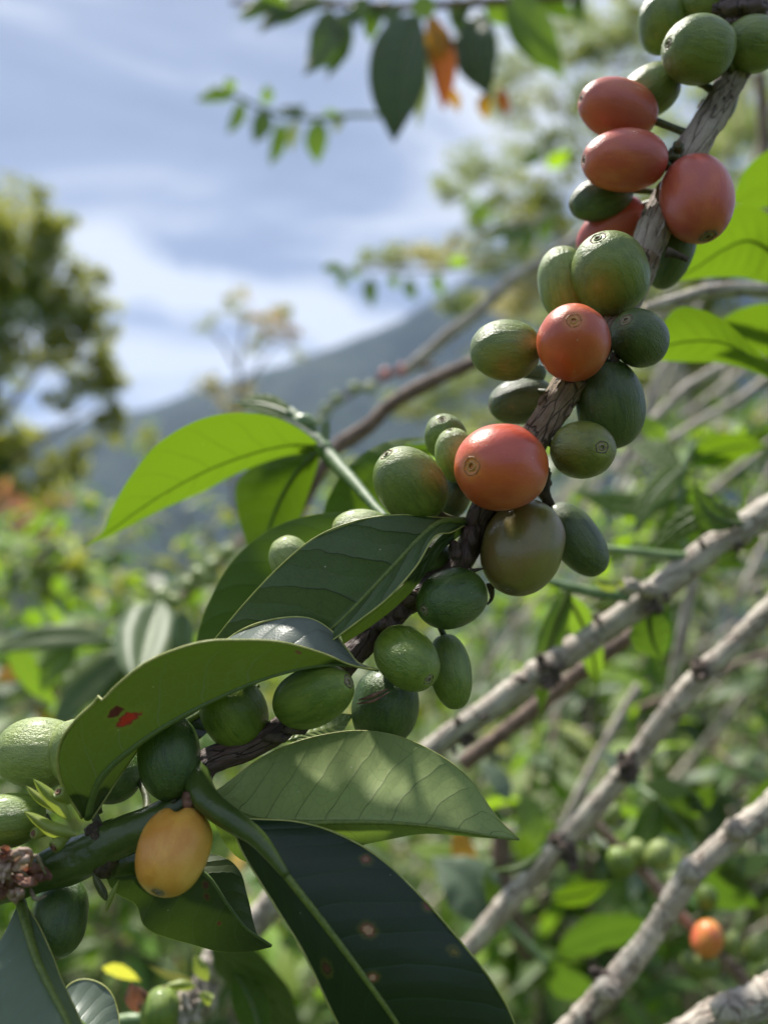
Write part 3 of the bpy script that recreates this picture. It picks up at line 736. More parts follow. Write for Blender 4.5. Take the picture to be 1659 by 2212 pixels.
lump([(1005, 1200, .132, 14, 34), (985, 1190, .131, 14, 22), (1012, 1165, .1335, 20, 32)], 'node', 'bark_dark', br, BO, 3.0)
lump([(1176, 1062, .1385, 11, 30), (1180, 1040, .139, 10, 26)], 'node', 'node', br, BO, 4.0, 0.5)
lump([(640, 1575, .1245, 26, 12), (596, 1592, .125, 30, 12)], 'node', 'node', br, BO, 5.0)
lump([(410, 1728, .1195, 16, 18)], 'node', 'dried', br, BO, 6.0)
lump([(1600, 20, .147, 60, 26), (1580, 50, .148, 26, 24)], 'node', 'bark_dark', br, BO, 6.6)
lump([(1455, 338, .1455, 18, 20), (1448, 360, .147, 12, 16), (1465, 318, .1445, 12, 14)], 'node', 'stalk', br, BO, 7.0)
lump([(1326, 788, .136, 16, 24)], 'node', 'node', br, BO, 7.3)
# peeling plates of bark
random.seed(21)
allc = crom([P(*p) for p in up_path], 120)
for k in range(34):
    i = random.choice(list(range(10, 62))*2 + list(range(84, 106)))
    p = allc[i]; tg = (allc[i+1]-allc[i]).normalized()
    a0 = rnd(-1.6, 1.6); side = tg.cross(BACK).normalized(); fr = tg.cross(side) * (1 if tg.cross(side).dot(BACK) > 0 else -1)
    r = 32*.146/VW*1.04; ln = rnd(0.0025, 0.0075); aw = rnd(0.10, 0.38); lift = rnd(0.0001, 0.0008)
    rows = []; uvs = []
    for u in range(9):
        row = []
        su = u/8-0.5
        for v in range(7):
            s = (v/6-0.5)*(1-0.7*(abs(su)*2)**2.5); aa = a0 + s*aw*2 + 0.10*noise.noise(Vector((k*3.3, u*0.9, v*0.3)))
            lf_ = lift*(abs(s)*2)**2*(1 if s*a0 > 0 else 0.25) + 0.00004
            jag = 0.0008*noise.noise(Vector((k*3.3+v*1.1, u*0.8, 0)))
            row.append(p + tg*(su*ln+jag) + (side*math.sin(aa) + fr*math.cos(aa))*(r+lf_))
        rows.append(row); uvs.append([(v/6*0.1 + k*0.13, u/8*ln + k*0.02) for v in range(7)])
    mb = MB(); mb.grid(rows, uvs)
    mb.build('bark_flake', M['bark_grey' if i < 70 else 'bark_mid'], br, BO)
# short spurs under the wood and frayed fibres
for pts, rr in (([(1058, 1260, .1365), (1062, 1290, .136), (1052, 1306, .1355)], [10*k1, 6*k1, 2*k1]),
                ([(1010, 1210, .134), (1012, 1232, .133), (1045, 1228, .132)], [9*k1, 6*k1, 1.5*k1]),
                ([(775, 1512, .123), (800, 1505, .1225), (838, 1488, .1225)], [1.5*k1, 4*k1, 1*k1]),
                ([(772, 1520, .1235), (806, 1514, .1225), (842, 1494, .1223)], [1.2*k1, 3*k1, 1*k1]),
                ([(1440, 545, .1405), (1465, 552, .1395), (1485, 562, .139)], [12*k1, 8*k1, 6*k1]),
                ([(1180, 1020, .1385), (1178, 1060, .138), (1192, 1092, .138)], [10*k1, 9*k1, 8*k1])):
    mb = MB(); tube(mb, [P(*p) for p in pts], rr, 8, 16, bdisp(0.2, 0.2))
    mb.build('spur', M['dried' if pts[0][1] in (1512, 1520) else 'node'], br, BO)

# leaves of the main branch
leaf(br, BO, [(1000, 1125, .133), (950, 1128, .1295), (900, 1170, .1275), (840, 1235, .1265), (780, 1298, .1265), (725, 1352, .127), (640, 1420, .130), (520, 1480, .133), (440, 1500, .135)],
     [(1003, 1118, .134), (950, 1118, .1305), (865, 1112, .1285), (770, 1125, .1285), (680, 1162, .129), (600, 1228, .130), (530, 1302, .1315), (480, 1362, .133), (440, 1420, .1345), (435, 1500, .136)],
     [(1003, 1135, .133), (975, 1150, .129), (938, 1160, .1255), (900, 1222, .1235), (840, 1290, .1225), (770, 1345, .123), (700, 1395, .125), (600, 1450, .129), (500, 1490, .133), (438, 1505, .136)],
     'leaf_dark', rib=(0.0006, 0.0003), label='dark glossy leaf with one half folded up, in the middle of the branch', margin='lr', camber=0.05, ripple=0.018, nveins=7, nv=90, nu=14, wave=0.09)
leaf(br, BO, [(1003, 1140, .1335), (945, 1180, .130), (880, 1262, .1275), (820, 1320, .1265), (740, 1385, .1275)],
     [(1003, 1130, .1335), (950, 1160, .1285), (885, 1247, .1265), (815, 1313, .1258), (735, 1366, .1268)],
     [(1003, 1150, .134), (955, 1190, .131), (892, 1275, .129), (822, 1338, .1285), (742, 1392, .1285)], 'leaf_olive', ribon=False, camber=0.1, nv=40, name='leaf_underside')
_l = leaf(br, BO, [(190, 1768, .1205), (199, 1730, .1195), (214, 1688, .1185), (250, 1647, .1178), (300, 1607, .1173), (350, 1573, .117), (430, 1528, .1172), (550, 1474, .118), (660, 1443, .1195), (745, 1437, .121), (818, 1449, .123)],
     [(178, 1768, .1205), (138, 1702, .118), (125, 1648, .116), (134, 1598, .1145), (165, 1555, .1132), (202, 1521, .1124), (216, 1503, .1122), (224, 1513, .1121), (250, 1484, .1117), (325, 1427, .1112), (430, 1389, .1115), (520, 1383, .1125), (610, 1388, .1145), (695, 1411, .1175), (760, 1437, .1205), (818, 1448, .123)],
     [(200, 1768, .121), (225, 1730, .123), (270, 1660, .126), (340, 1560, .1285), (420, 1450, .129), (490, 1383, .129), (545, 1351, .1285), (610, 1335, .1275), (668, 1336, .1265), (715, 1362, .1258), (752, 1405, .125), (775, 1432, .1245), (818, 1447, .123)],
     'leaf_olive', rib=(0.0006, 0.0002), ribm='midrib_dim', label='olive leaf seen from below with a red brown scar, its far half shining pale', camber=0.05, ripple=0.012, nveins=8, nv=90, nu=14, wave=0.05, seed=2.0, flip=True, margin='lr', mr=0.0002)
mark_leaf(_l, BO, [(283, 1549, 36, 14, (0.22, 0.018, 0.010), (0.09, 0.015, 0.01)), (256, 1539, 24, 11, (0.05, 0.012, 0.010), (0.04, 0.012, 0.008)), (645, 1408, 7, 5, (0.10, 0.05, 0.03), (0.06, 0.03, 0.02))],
     dict(top=(0.13, 0.16, 0.13), under=(0.037, 0.064, 0.010), trans=(0.055, 0.10, 0.010), tw=0.22, rough=0.34, veins=8, vein_w=0.03, vdark=0.9, bumpd=0.0003, edge=(0.38, 0.42, 0.10)), 'leaf_scarred')  # pale top colour stands for sky reflected on the far half
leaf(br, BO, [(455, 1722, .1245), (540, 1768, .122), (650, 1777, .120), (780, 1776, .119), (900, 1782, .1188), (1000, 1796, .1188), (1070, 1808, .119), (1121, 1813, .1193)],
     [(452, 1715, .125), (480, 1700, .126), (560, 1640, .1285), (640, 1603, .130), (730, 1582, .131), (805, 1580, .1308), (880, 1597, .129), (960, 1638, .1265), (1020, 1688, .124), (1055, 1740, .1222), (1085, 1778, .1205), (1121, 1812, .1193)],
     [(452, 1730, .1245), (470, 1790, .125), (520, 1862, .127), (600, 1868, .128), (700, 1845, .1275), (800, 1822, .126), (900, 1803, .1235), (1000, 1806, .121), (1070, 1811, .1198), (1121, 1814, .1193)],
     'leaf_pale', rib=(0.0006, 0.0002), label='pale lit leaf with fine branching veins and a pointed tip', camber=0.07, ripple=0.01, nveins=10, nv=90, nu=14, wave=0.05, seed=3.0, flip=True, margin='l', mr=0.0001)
_l = leaf(br, BO, [(498, 1772, .1165), (545, 1800, .1155), (620, 1893, .113), (700, 1995, .1115), (790, 2115, .1105), (860, 2215, .1105), (930, 2330, .111), (990, 2440, .113)],
     [(500, 1778, .1165), (512, 1812, .1165), (535, 1860, .1155), (600, 1965, .113), (660, 2065, .111), (732, 2215, .1105), (800, 2330, .111), (990, 2445, .113)],
     [(500, 1768, .1165), (560, 1770, .118), (640, 1775, .119), (720, 1797, .119), (810, 1846, .1185), (905, 1932, .1175), (1000, 2040, .1165), (1062, 2120, .116), (1112, 2215, .116), (1120, 2330, .116), (995, 2445, .113)],
     'leaf_spotted', rib=(0.0007, 0.0004), label='largest dark leaf hanging below, spotted with brown patches', petiole=[(425, 1668, .1245), (430, 1697, .1215), (444, 1724, .1195), (474, 1752, .1175), (512, 1779, .1163), (560, 1815, .1150), (620, 1892, .1128)], pr=0.0021, camber=0.05, ripple=0.008, nveins=11, nv=100, nu=16, wave=0.04, seed=4.0, margin='lr', mr=0.00014, flip=True)
TAN_, RB = (0.36, 0.22, 0.13), (0.12, 0.045, 0.02)
mark_leaf(_l, BO, [(793, 1858, 12, 10, (0.22, 0.11, 0.06), RB), (927, 1953, 13, 12, (0.16, 0.06, 0.05), RB), (797, 2004, 17, 15, TAN_, RB), (806, 2108, 11, 13, TAN_, RB), (980, 2058, 12, 10, (0.12, 0.10, 0.01), (0.05, 0.06, 0.01)), (704, 2090, 16, 10, (0.08, 0.03, 0.02), (0.03, 0.02, 0.01))],
     dict(top=(0.009, 0.024, 0.008), under=(0.06, 0.12, 0.02), trans=(0.05, 0.12, 0.01), tw=0.07, rough=0.36, spec=0.40, veins=11, vein_w=0.04, vdark=1.6, bumpd=0.00014, edge=(0.25, 0.33, 0.06)), 'leaf_blotched')
_l = leaf(br, BO, [(300, 1862, .129), (370, 1865, .128), (440, 1885, .127), (490, 1950, .126), (530, 2003, .126), (587, 2043, .1265)],
     [(300, 1870, .129), (235, 1890, .130), (248, 1925, .1295), (290, 1955, .129), (312, 2000, .128), (370, 2028, .1275), (450, 2050, .127), (530, 2057, .1265), (587, 2046, .1265)],
     [(305, 1855, .129), (400, 1840, .130), (480, 1850, .130), (518, 1880, .1295), (535, 1935, .129), (548, 1992, .128), (562, 2028, .127), (587, 2040, .1265)],
     'leaf_olive', rib=(0.0005, 0.0002), ribm='midrib_dim', label='broad mid green leaf behind the yellow cherry with small rust spots', petiole=[(235, 1868, .1235), (270, 1862, .126), (310, 1862, .129), (370, 1865, .128), (440, 1884, .127)], pr=0.002, camber=0.05, ripple=0.008, nveins=8, nv=60, nu=12, wave=0.05, seed=5.0)
mark_leaf(_l, BO, [(442, 1911, 9, 8, (0.10, 0.04, 0.02), RB), (445, 1940, 8, 6, (0.10, 0.04, 0.02), RB), (470, 1995, 5, 5, RB, RB)],
     dict(top=(0.10, 0.14, 0.06), under=(0.037, 0.064, 0.010), trans=(0.055, 0.10, 0.010), tw=0.22, rough=0.4, veins=8, vein_w=0.03, vdark=0.9, bumpd=0.0003), 'leaf_rusty')
leaf(br, BO, [(46, 1948, .121), (62, 2010, .117), (80, 2070, .113), (112, 2140, .109), (150, 2215, .105), (190, 2330, .101)],
     [(40, 1952, .121), (5, 2025, .1175), (-50, 2120, .112), (-90, 2215, .107), (-60, 2330, .102), (180, 2335, .101)],
     [(52, 1948, .121), (85, 2000, .1185), (112, 2060, .116), (135, 2120, .113), (178, 2215, .109), (200, 2330, .102)],
     'leaf_waxy', rib=(0.0008, 0.0003), label='grey green waxy leaf in the bottom left corner with yellow margins', camber=0.04, ripple=0.01, nveins=8, nv=60, nu=10, wave=0.05, seed=6.0, margin='r')
leaf(br, BO, [(118, 2180, .139), (160, 2200, .138), (210, 2235, .137), (262, 2270, .137)],
     [(118, 2178, .139), (150, 2128, .143), (190, 2116, .144), (232, 2135, .143), (254, 2180, .141), (265, 2268, .137)],
     [(118, 2182, .139), (120, 2230, .132), (160, 2290, .126), (262, 2275, .130)],
     'leaf_waxy', rib=(0.0006, 0.0002), ribm='midrib_dim', label='small rounded pale leaf near the bottom left', camber=0.08, ripple=0.006, nveins=7, nv=40, nu=10, wave=0.04, seed=7.0, margin='l')
# dark undersides and hidden leaves round the base of the cluster
leaf(br, BO, [(300, 1620, .133), (400, 1560, .135), (470, 1520, .136), (560, 1480, .136)],
     [(300, 1618, .133), (390, 1520, .136), (470, 1470, .138), (562, 1478, .136)],
     [(300, 1625, .133), (400, 1610, .134), (440, 1590, .134), (562, 1484, .136)], 'leaf_dark', label='dark leaf half hidden behind the green cherries', camber=0.04, nv=30)
leaf(br, BO, [(620, 1600, .131), (680, 1580, .1335), (720, 1570, .135), (762, 1545, .137)],
     [(620, 1598, .131), (660, 1555, .135), (710, 1540, .137), (762, 1543, .137)],
     [(620, 1604, .131), (680, 1596, .1325), (730, 1590, .134), (762, 1548, .137)], 'leaf_pale', label='pale tip of a leaf showing under the cherries', camber=0.04, nv=30, ribon=False)
leaf(br, BO, [(860, 1120, .150), (740, 1160, .151), (620, 1250, .152), (520, 1370, .153), (440, 1470, .154)],
     [(860, 1112, .150), (760, 1106, .152), (690, 1110, .153), (610, 1130, .154), (535, 1178, .155), (480, 1245, .155), (442, 1325, .155), (424, 1400, .155), (436, 1475, .154)],
     [(860, 1128, .150), (780, 1190, .150), (700, 1270, .151), (600, 1380, .152), (450, 1480, .154)], 'leaf_glow_dim', rib=(0.0007, 0.0002), ribm='midrib_dim', label='dull green backlit leaf behind the dark folded leaf', camber=0.05, nv=50, wave=0.05)
# stipules, buds and old flower stubs at the left tip
def bud_leaf(pts, w, d, parent=br, off=BO, mk='stipule', name='stipule'):
    (x0, y0), (x1, y1), (x2, y2) = pts
    pn = Vector((-(y2-y0), x2-x0)).normalized()
    mid = [(x0, y0, d), (x1, y1, d-0.0012), (x2, y2, d-0.001)]
    l = [(x0, y0, d), (x0*.55+x1*.45+pn.x*w*.8, y0*.55+y1*.45+pn.y*w*.8, d), (x1+pn.x*w, y1+pn.y*w, d), (x1*.4+x2*.6+pn.x*w*.6, y1*.4+y2*.6+pn.y*w*.6, d), (x2, y2, d-0.001)]
    r = [(x0, y0, d), (x0*.55+x1*.45-pn.x*w*.8, y0*.55+y1*.45-pn.y*w*.8, d), (x1-pn.x*w, y1-pn.y*w, d), (x1*.4+x2*.6-pn.x*w*.6, y1*.4+y2*.6-pn.y*w*.6, d), (x2, y2, d-0.001)]
    mb = MB(); leaf_sheet(mb, mid, l, r, nv=24, nu=6, camber=0.12)
    return mb.build(name, M[mk], parent, off)
bud_leaf([(155, 1775), (110, 1722), (72, 1682)], 15, .1175)
bud_leaf([(170, 1805), (110, 1790), (52, 1752)], 17, .1165)
bud_leaf([(130, 1760), (85, 1725), (57, 1697)], 9, .1195)
bud_leaf([(258, 1900), (238, 1945), (228, 1972)], 6, .1165, mk='stipule')
bud_leaf([(200, 1885), (222, 1925), (235, 1950)], 10, .118, mk='stalk')
def stub(x, y, d, r, ang, tilt=55, mk='stipule'):
    k = d/VW; s = r*k
    a = R(ang); t = R(tilt)
    ax = (RIGHT*math.cos(a) + UP*math.sin(a))*math.cos(t) + BACK*math.sin(t)
    prof = [(0.55*s, -3.2*s), (0.75*s, -1.6*s), (1.0*s, -0.5*s), (1.0*s, 0.1*s), (0.8*s, 0.3*s), (0.55*s, 0.2*s), (0.45*s, 0.45*s), (0.25*s, 0.4*s), (0.02*s, 0.1*s)]
    mb = lathe(prof, 18, [0]*5 + [1]*3, 0.15, x)
    q = ax.to_track_quat('Z', 'Y'); c0 = P(x, y, d)
    mb.v = [c0 + q @ Vector(v) for v in mb.v]
    return mb.build('flower_stub', [M[mk], M['rim_brown']], br, BO)
stub(75, 1800, .1155, 12, 150); stub(120, 1828, .1155, 15, -140); stub(128, 1712, .1165, 13, 110, 40); stub(1464, 314, .1435, 11, 110, 45, 'stalk')
# withered flower clinging at the left edge
wf = thing('withered_flower', 'withered brown flower with curled petals at the left edge of the branch', 'dried flower', P(30, 1895, .114))
random.seed(5)
for k in range(22):
    a = rnd(0, 6.28); ln = rnd(26, 72)
    p0 = Vector((18 + rnd(-22, 22), 1893 + rnd(-30, 30)))
    mid = []; lft = []; rgt = []; a1 = a; d0 = .1145 + rnd(-.004, .004); w0 = rnd(12, 24); q = p0.copy()
    for i in range(6):
        f = i/5; a1 += rnd(-.7, .7); q = q + Vector((math.cos(a1), math.sin(a1)*0.8))*ln/5; pn = Vector((-math.sin(a1), math.cos(a1)))
        w_ = w0*math.sin(math.pi*(0.12+f*0.8)); dd = d0 + rnd(-.0012, .0012)
        mid.append((q.x, q.y, dd)); lft.append((q.x+pn.x*w_, q.y+pn.y*w_, dd+rnd(-.0015, .0015))); rgt.append((q.x-pn.x*w_, q.y-pn.y*w_, dd+rnd(-.0015, .0015)))
    mb = MB(); leaf_sheet(mb, mid, lft, rgt, nv=26, nu=5, camber=rnd(.2, .5), wave=0.5, seed=k)
    mb.build('petal', M['dried' if k % 3 else 'petal_pale'], wf, wf.location.copy())
mb = MB()
for k in range(6):
    x0, y0 = rnd(-5, 70), rnd(1850, 1930)
    tube(mb, [P(x0, y0, .113), P(x0+rnd(-30, 30), y0+rnd(-30, 30), .112), P(x0+rnd(-40, 60), y0+rnd(-30, 40), .1135)], [3*k1, 4*k1, 2*k1], 6, 10)
mb.build('filament', M['disc_grey'], wf, wf.location.copy())

# ------------------------------------------------------------------ CHERRIES on the main branch
C = cherry
C(1430, 50, 104, 122, 100, 5, .155, 'fr_mid0', 'green cherry at the top, left one of the two behind the round green cherry', None)
C(1532, 2, 112, 140, 175, 5, .152, 'fr_mid1', 'green cherry cut by the top edge of the picture', None)
C(1507, 108, 138, 156, 158, 33, .1435, 'fr_mid2', 'round green cherry with a pale scar on its left, foremost in the top cluster', 'grey')
C(1626, 95, 112, 136, 158, 28, .1465, 'fr_mid0', 'green cherry at the right edge of the top cluster', 'green')
C(1577, 205, 36, 100, -100, 0, .157, 'fr_dark0', 'sliver of a dark green cherry behind the right side of the upper stem', None)
C(1398, 200, 108, 138, -160, -8, .154, 'fr_mid1', 'green cherry tucked behind the uppermost red cherry', None, egg=0.1)
C(1334, 236, 120, 180, 157, 22, .149, 'fr_red', 'uppermost red cherry, tilted down to the right', 'grey', 0.8)
C(1348, 347, 132, 184, 172, 20, .1435, 'fr_red2', 'second red cherry from the top, lying level left of the stem', 'grey', 0.8)
C(1298, 428, 94, 140, 190, 22, .152, 'fr_dark1', 'small dark green cherry under the two level red cherries', 'green', 1.1)
C(1504, 431, 154, 200, -74, 36, .1425, 'fr_red2', 'large red cherry right of the stem with its scar low down', 'grey', 1.2, seed=3.3)
C(1319, 493, 98, 160, 212, 0, .156, 'fr_pink', 'pinkish red cherry half hidden behind the big green cherry', None)
C(1448, 548, 96, 152, -110, 0, .153, 'fr_dark2', 'dark green cherry behind the stem, below the large red cherry', None)
C(1217, 613, 112, 158, 97, -5, .1425, 'fr_light0', 'pale green cherry left of and behind the big round green cherry', None, egg=-0.02)
C(1316, 591, 163, 182, 108, 30, .137, 'fr_mid2', 'big round green cherry with a spiky scar on top, above the round orange cherry', 'green', 1.15, seed=8.1)
C(1238, 740, 158, 188, 89, 61, .129, 'fr_orange2', 'round orange red cherry with a ringed scar facing the viewer', 'tan', 1.05)
C(1380, 730, 120, 142, 124, 47, .134, 'fr_dark0', 'small dark green cherry right of the round orange cherry', 'grey', 1.25)
C(1091, 757, 130, 153, 176, -2, .138, 'fr_mid0', 'oval green cherry left of the round orange cherry', None)
C(1140, 812, 60, 80, 20, 0, .147, 'fr_deep0', 'small dark green cherry squeezed between the two green ones left of the bare stem', None)
C(1127, 866, 102, 146, 187, 14, .146, 'fr_dark1', 'dark green cherry under the oval green one, left of the bare stem', 'grey', 0.9)
C(1318, 874, 146, 194, -84, -8, .1385, 'fr_dark2', 'tall dark green cherry below the small one with a grey scar', None, egg=-0.05)
C(1258, 972, 128, 170, 7, 62, .131, 'fr_yel0', 'yellowish green cherry right of the largest orange cherry', 'grey', 1.15)
C(1082, 1009, 190, 232, 178, 58, .1255, 'fr_orange', 'largest orange cherry with a ringed scar, in the middle of the branch', 'tan', 1.1)
C(962, 944, 92, 108, 101, 43, .143, 'fr_mid1', 'small green cherry highest left of the largest orange cherry', 'grey', 1.1)
C(985, 984, 92, 122, 103, 18, .137, 'fr_light1', 'small pale green cherry wedged against the largest orange cherry', 'green')
C(886, 1048, 150, 182, 128, 22, .132, 'fr_mid2', 'large green cherry above the dark folded leaf', 'green', 1.1, seed=4.7)
C(976, 1072, 84, 108, 60, 0, .143, 'fr_dark0', 'dark green cherry hidden between the large green and the largest orange cherry', None)
C(1127, 1182, 176, 222, -107, 28, .1345, 'fr_olive', 'olive brown cherry hanging below the largest orange cherry', 'grey', 0.8)
C(1243, 1165, 108, 182, -54, 2, .1435, 'fr_dark1', 'long dark green cherry right of the olive brown cherry', 'green', 0.8)
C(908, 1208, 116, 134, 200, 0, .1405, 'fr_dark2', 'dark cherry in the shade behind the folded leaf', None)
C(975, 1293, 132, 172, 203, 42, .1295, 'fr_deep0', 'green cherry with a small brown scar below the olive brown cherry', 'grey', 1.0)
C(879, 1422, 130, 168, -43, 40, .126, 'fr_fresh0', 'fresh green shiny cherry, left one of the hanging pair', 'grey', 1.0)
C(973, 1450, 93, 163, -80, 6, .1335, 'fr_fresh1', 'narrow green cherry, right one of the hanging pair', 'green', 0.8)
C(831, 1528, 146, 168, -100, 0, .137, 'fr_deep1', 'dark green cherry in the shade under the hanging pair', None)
C(677, 1504, 130, 205, 21, 38, .1235, 'fr_fresh2', 'level bright green cherry with a pinkish scar at its right end', 'grey', 1.15)
C(508, 1541, 140, 166, -60, -15, .1295, 'fr_fresh0', 'green cherry under the olive leaf, left of the level bright one', None, seed=6.5)
C(632, 1213, 98, 118, 120, 0, .141, 'fr_light2', 'pale green cherry peeking over the left margin of the dark folded leaf', None)
C(785, 1149, 98, 138, 172, 0, .141, 'fr_light0', 'pale green cherry peeking over the top margin of the dark folded leaf', None)
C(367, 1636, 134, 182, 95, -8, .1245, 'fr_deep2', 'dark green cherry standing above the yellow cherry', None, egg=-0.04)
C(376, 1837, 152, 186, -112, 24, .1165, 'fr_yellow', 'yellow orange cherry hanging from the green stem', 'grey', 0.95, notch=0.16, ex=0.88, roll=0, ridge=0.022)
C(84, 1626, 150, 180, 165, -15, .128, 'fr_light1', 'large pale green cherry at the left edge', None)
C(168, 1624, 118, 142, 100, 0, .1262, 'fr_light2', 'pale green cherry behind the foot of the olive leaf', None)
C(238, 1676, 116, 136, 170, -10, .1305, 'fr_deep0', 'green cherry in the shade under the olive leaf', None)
C(8, 1773, 116, 176, 178, 0, .1195, 'fr_fresh1', 'green cherry cut by the left edge, above the withered flower', None)
C(129, 1979, 120, 166, -97, 8, .1235, 'fr_deep1', 'glossy dark green cherry at the lower left below the stem node', None, egg=-0.03)

# ------------------------------------------------------------------ neighbouring shoots and branches
def wood(name, label, cat, path, radii_px, mk, group=None, ns=14, nodes=(), off_y=0, knots=(), seed=0.0, amp=(0.07, 0.14), part='stem'):
    t = thing(name, label, cat, P(*path[len(path)//2]), group)
    off = t.location.copy()
    ds = [p[2] for p in path]
    rad = [r*interp(ds, i/(len(radii_px)-1))/VW for i, r in enumerate(radii_px)]
    def f(p, a, L, r):
        v = amp[1]*noise.noise(p*(0.35/r) + Vector((seed, 0, 0))) + amp[0]*noise.noise(Vector((math.cos(a)*3, math.sin(a)*3, L/r*1.2 + seed)))
        return v
    mb = MB(); c = tube(mb, [P(*p) for p in path], rad, ns, max(60, len(path)*20), f)
    mb.build(part, M[mk], t, off)
    for (x, y, d, rx, ry) in knots:
        lump([(x, y, d + .003, rx*.8, ry*.75), (x+rx*0.55, y+ry*0.55, d+.001, rx*0.35, ry*0.4), (x+rx*.1, y+ry*.8, d, rx*.3, ry*.35), (x-rx*.6, y-ry*.7, d, rx*.25, ry*.3)], 'node', 'knot', t, off, x*0.1, 0.95)
    t['_c'] = 0; del t['_c']
    return t, off, c

# shoot with the glowing leaves, left
t, off, c = wood('leafy_shoot', 'green coffee shoot with large backlit leaves left of the cherries', 'shoot', [(845, 1130, .150), (810, 1095, .158), (770, 1048, .170), (725, 1000, .185), (695, 965, .192), (655, 915, .200), (628, 888, .205)], [9, 11, 13, 15, 17, 15, 10], 'shoot_stem')
leaf(t, off, [(690, 968, .190), (640, 960, .190), (560, 975, .188), (450, 1015, .186), (340, 1075, .185), (250, 1138, .184), (183, 1180, .184)],
     [(692, 960, .190), (640, 922, .180), (580, 898, .174), (500, 892, .171), (420, 911, .170), (340, 960, .171), (282, 1030, .174), (243, 1098, .178), (222, 1150, .181), (183, 1177, .184)],
     [(690, 975, .191), (660, 978, .194), (600, 990, .197), (520, 1020, .198), (440, 1062, .197), (345, 1104, .195), (262, 1146, .190), (183, 1182, .184)],
     'leaf_glow', rib=(0.0004, 0.0002), ribm='midrib_dim', label='large bright green backlit leaf with a long tip', camber=0.06, ripple=0.02, nv=50, nu=10)
leaf(t, off, [(690, 972, .195), (640, 1020, .198), (600, 1090, .200), (570, 1180, .200), (560, 1260, .198)],
     [(690, 968, .195), (600, 985, .200), (535, 1015, .202), (508, 1060, .203), (520, 1130, .203), (540, 1200, .202), (558, 1262, .198)],
     [(692, 975, .195), (685, 1010, .197), (665, 1070, .199), (640, 1140, .200), (600, 1210, .200), (562, 1262, .198)], 'leaf_glow_dim', rib=(0.0006, 0.0002), ribm='midrib_dim', label='green leaf hanging straight down from the shoot', camber=0.05, nv=40)
leaf(t, off, [(870, 960, .178), (820, 1000, .180), (770, 1060, .181), (720, 1130, .182), (700, 1200, .182)],
     [(945, 948, .178), (880, 946, .180), (820, 960, .182), (765, 995, .183), (722, 1050, .184), (698, 1110, .184), (690, 1200, .182)],
     [(945, 955, .177), (900, 1040, .177), (850, 1100, .178), (790, 1150, .180), (705, 1205, .182)], 'leaf_glow', ribon=False, label='bright green backlit leaf behind the large green cherry', camber=0.05, nv=40)
sleaf(t, off, (640, 905, .203), (500, 872, .215), 55, 'leaf_glow', bend=14, face=0.8, label='small yellow green leaf above the bright backlit leaf')
lump([(700, 968, .190, 20, 16), (655, 912, .197, 26, 18)], 'node', 'young_stem', t, off, 3.3, 0.15)
sleaf(t, off, (690, 985, .196), (712, 900, .200), 26, 'leaf_waxy', face=0.4, ribon=False)
sleaf(t, off, (700, 962, .188), (610, 895, .196), 30, 'leaf_waxy', bend=-6, face=0.4, ribon=False)

# leaves at the right edge
t, off, c = wood('leafy_twig', 'grey twig with large backlit leaves at the right edge', 'twig', [(1395, 668, .230), (1450, 652, .232), (1520, 632, .235), (1600, 625, .238), (1670, 628, .240), (1760, 640, .245)], [13, 14, 16, 15, 17, 18], 'bark_pale', seed=2.0)
leaf(t, off, [(1690, 560, .205), (1620, 520, .205), (1560, 540, .206), (1500, 580, .208), (1445, 606, .210)],
     [(1720, 520, .200), (1660, 462, .196), (1600, 443, .195), (1545, 468, .197), (1500, 525, .202), (1445, 604, .210)],
     [(1720, 600, .212), (1659, 612, .216), (1600, 600, .216), (1530, 600, .214), (1445, 609, .210)], 'leaf_glow', label='broad bright backlit leaf beside the large red cherry', camber=0.08, ripple=0.06, nveins=9, nv=50, ribm='midrib_dim', rib=(0.0006, 0.0002))
leaf(t, off, [(1700, 400, .225), (1640, 400, .225), (1583, 437, .226)], [(1700, 300, .214), (1620, 352, .216), (1585, 415, .222), (1583, 436, .226)], [(1700, 434, .232), (1640, 450, .231), (1583, 440, .226)], 'leaf_glow', ribon=False, label='bright leaf tip higher up at the right edge', camber=0.05, nv=30)
leaf(t, off, [(1700, 830, .195), (1640, 780, .193), (1560, 740, .192), (1480, 738, .194), (1405, 755, .197)],
     [(1700, 822, .190), (1640, 765, .184), (1570, 698, .182), (1510, 668, .184), (1455, 670, .188), (1405, 740, .195)],
     [(1700, 838, .198), (1630, 805, .202), (1560, 785, .204), (1480, 782, .203), (1405, 778, .199)], 'leaf_glow', label='bright backlit leaf right of the small dark green cherry', camber=0.08, ripple=0.05, nveins=9, nv=50, ribm='midrib_dim', rib=(0.0006, 0.0002))
leaf(t, off, [(1730, 720, .225), (1650, 700, .225), (1560, 690, .226)], [(1730, 660, .218), (1650, 656, .219), (1600, 666, .221), (1558, 688, .226)], [(1730, 790, .234), (1650, 770, .233), (1600, 730, .230), (1560, 694, .226)], 'leaf_glow', ribon=False, label='bright leaf overlapping at the right edge', camber=0.05, nv=30)

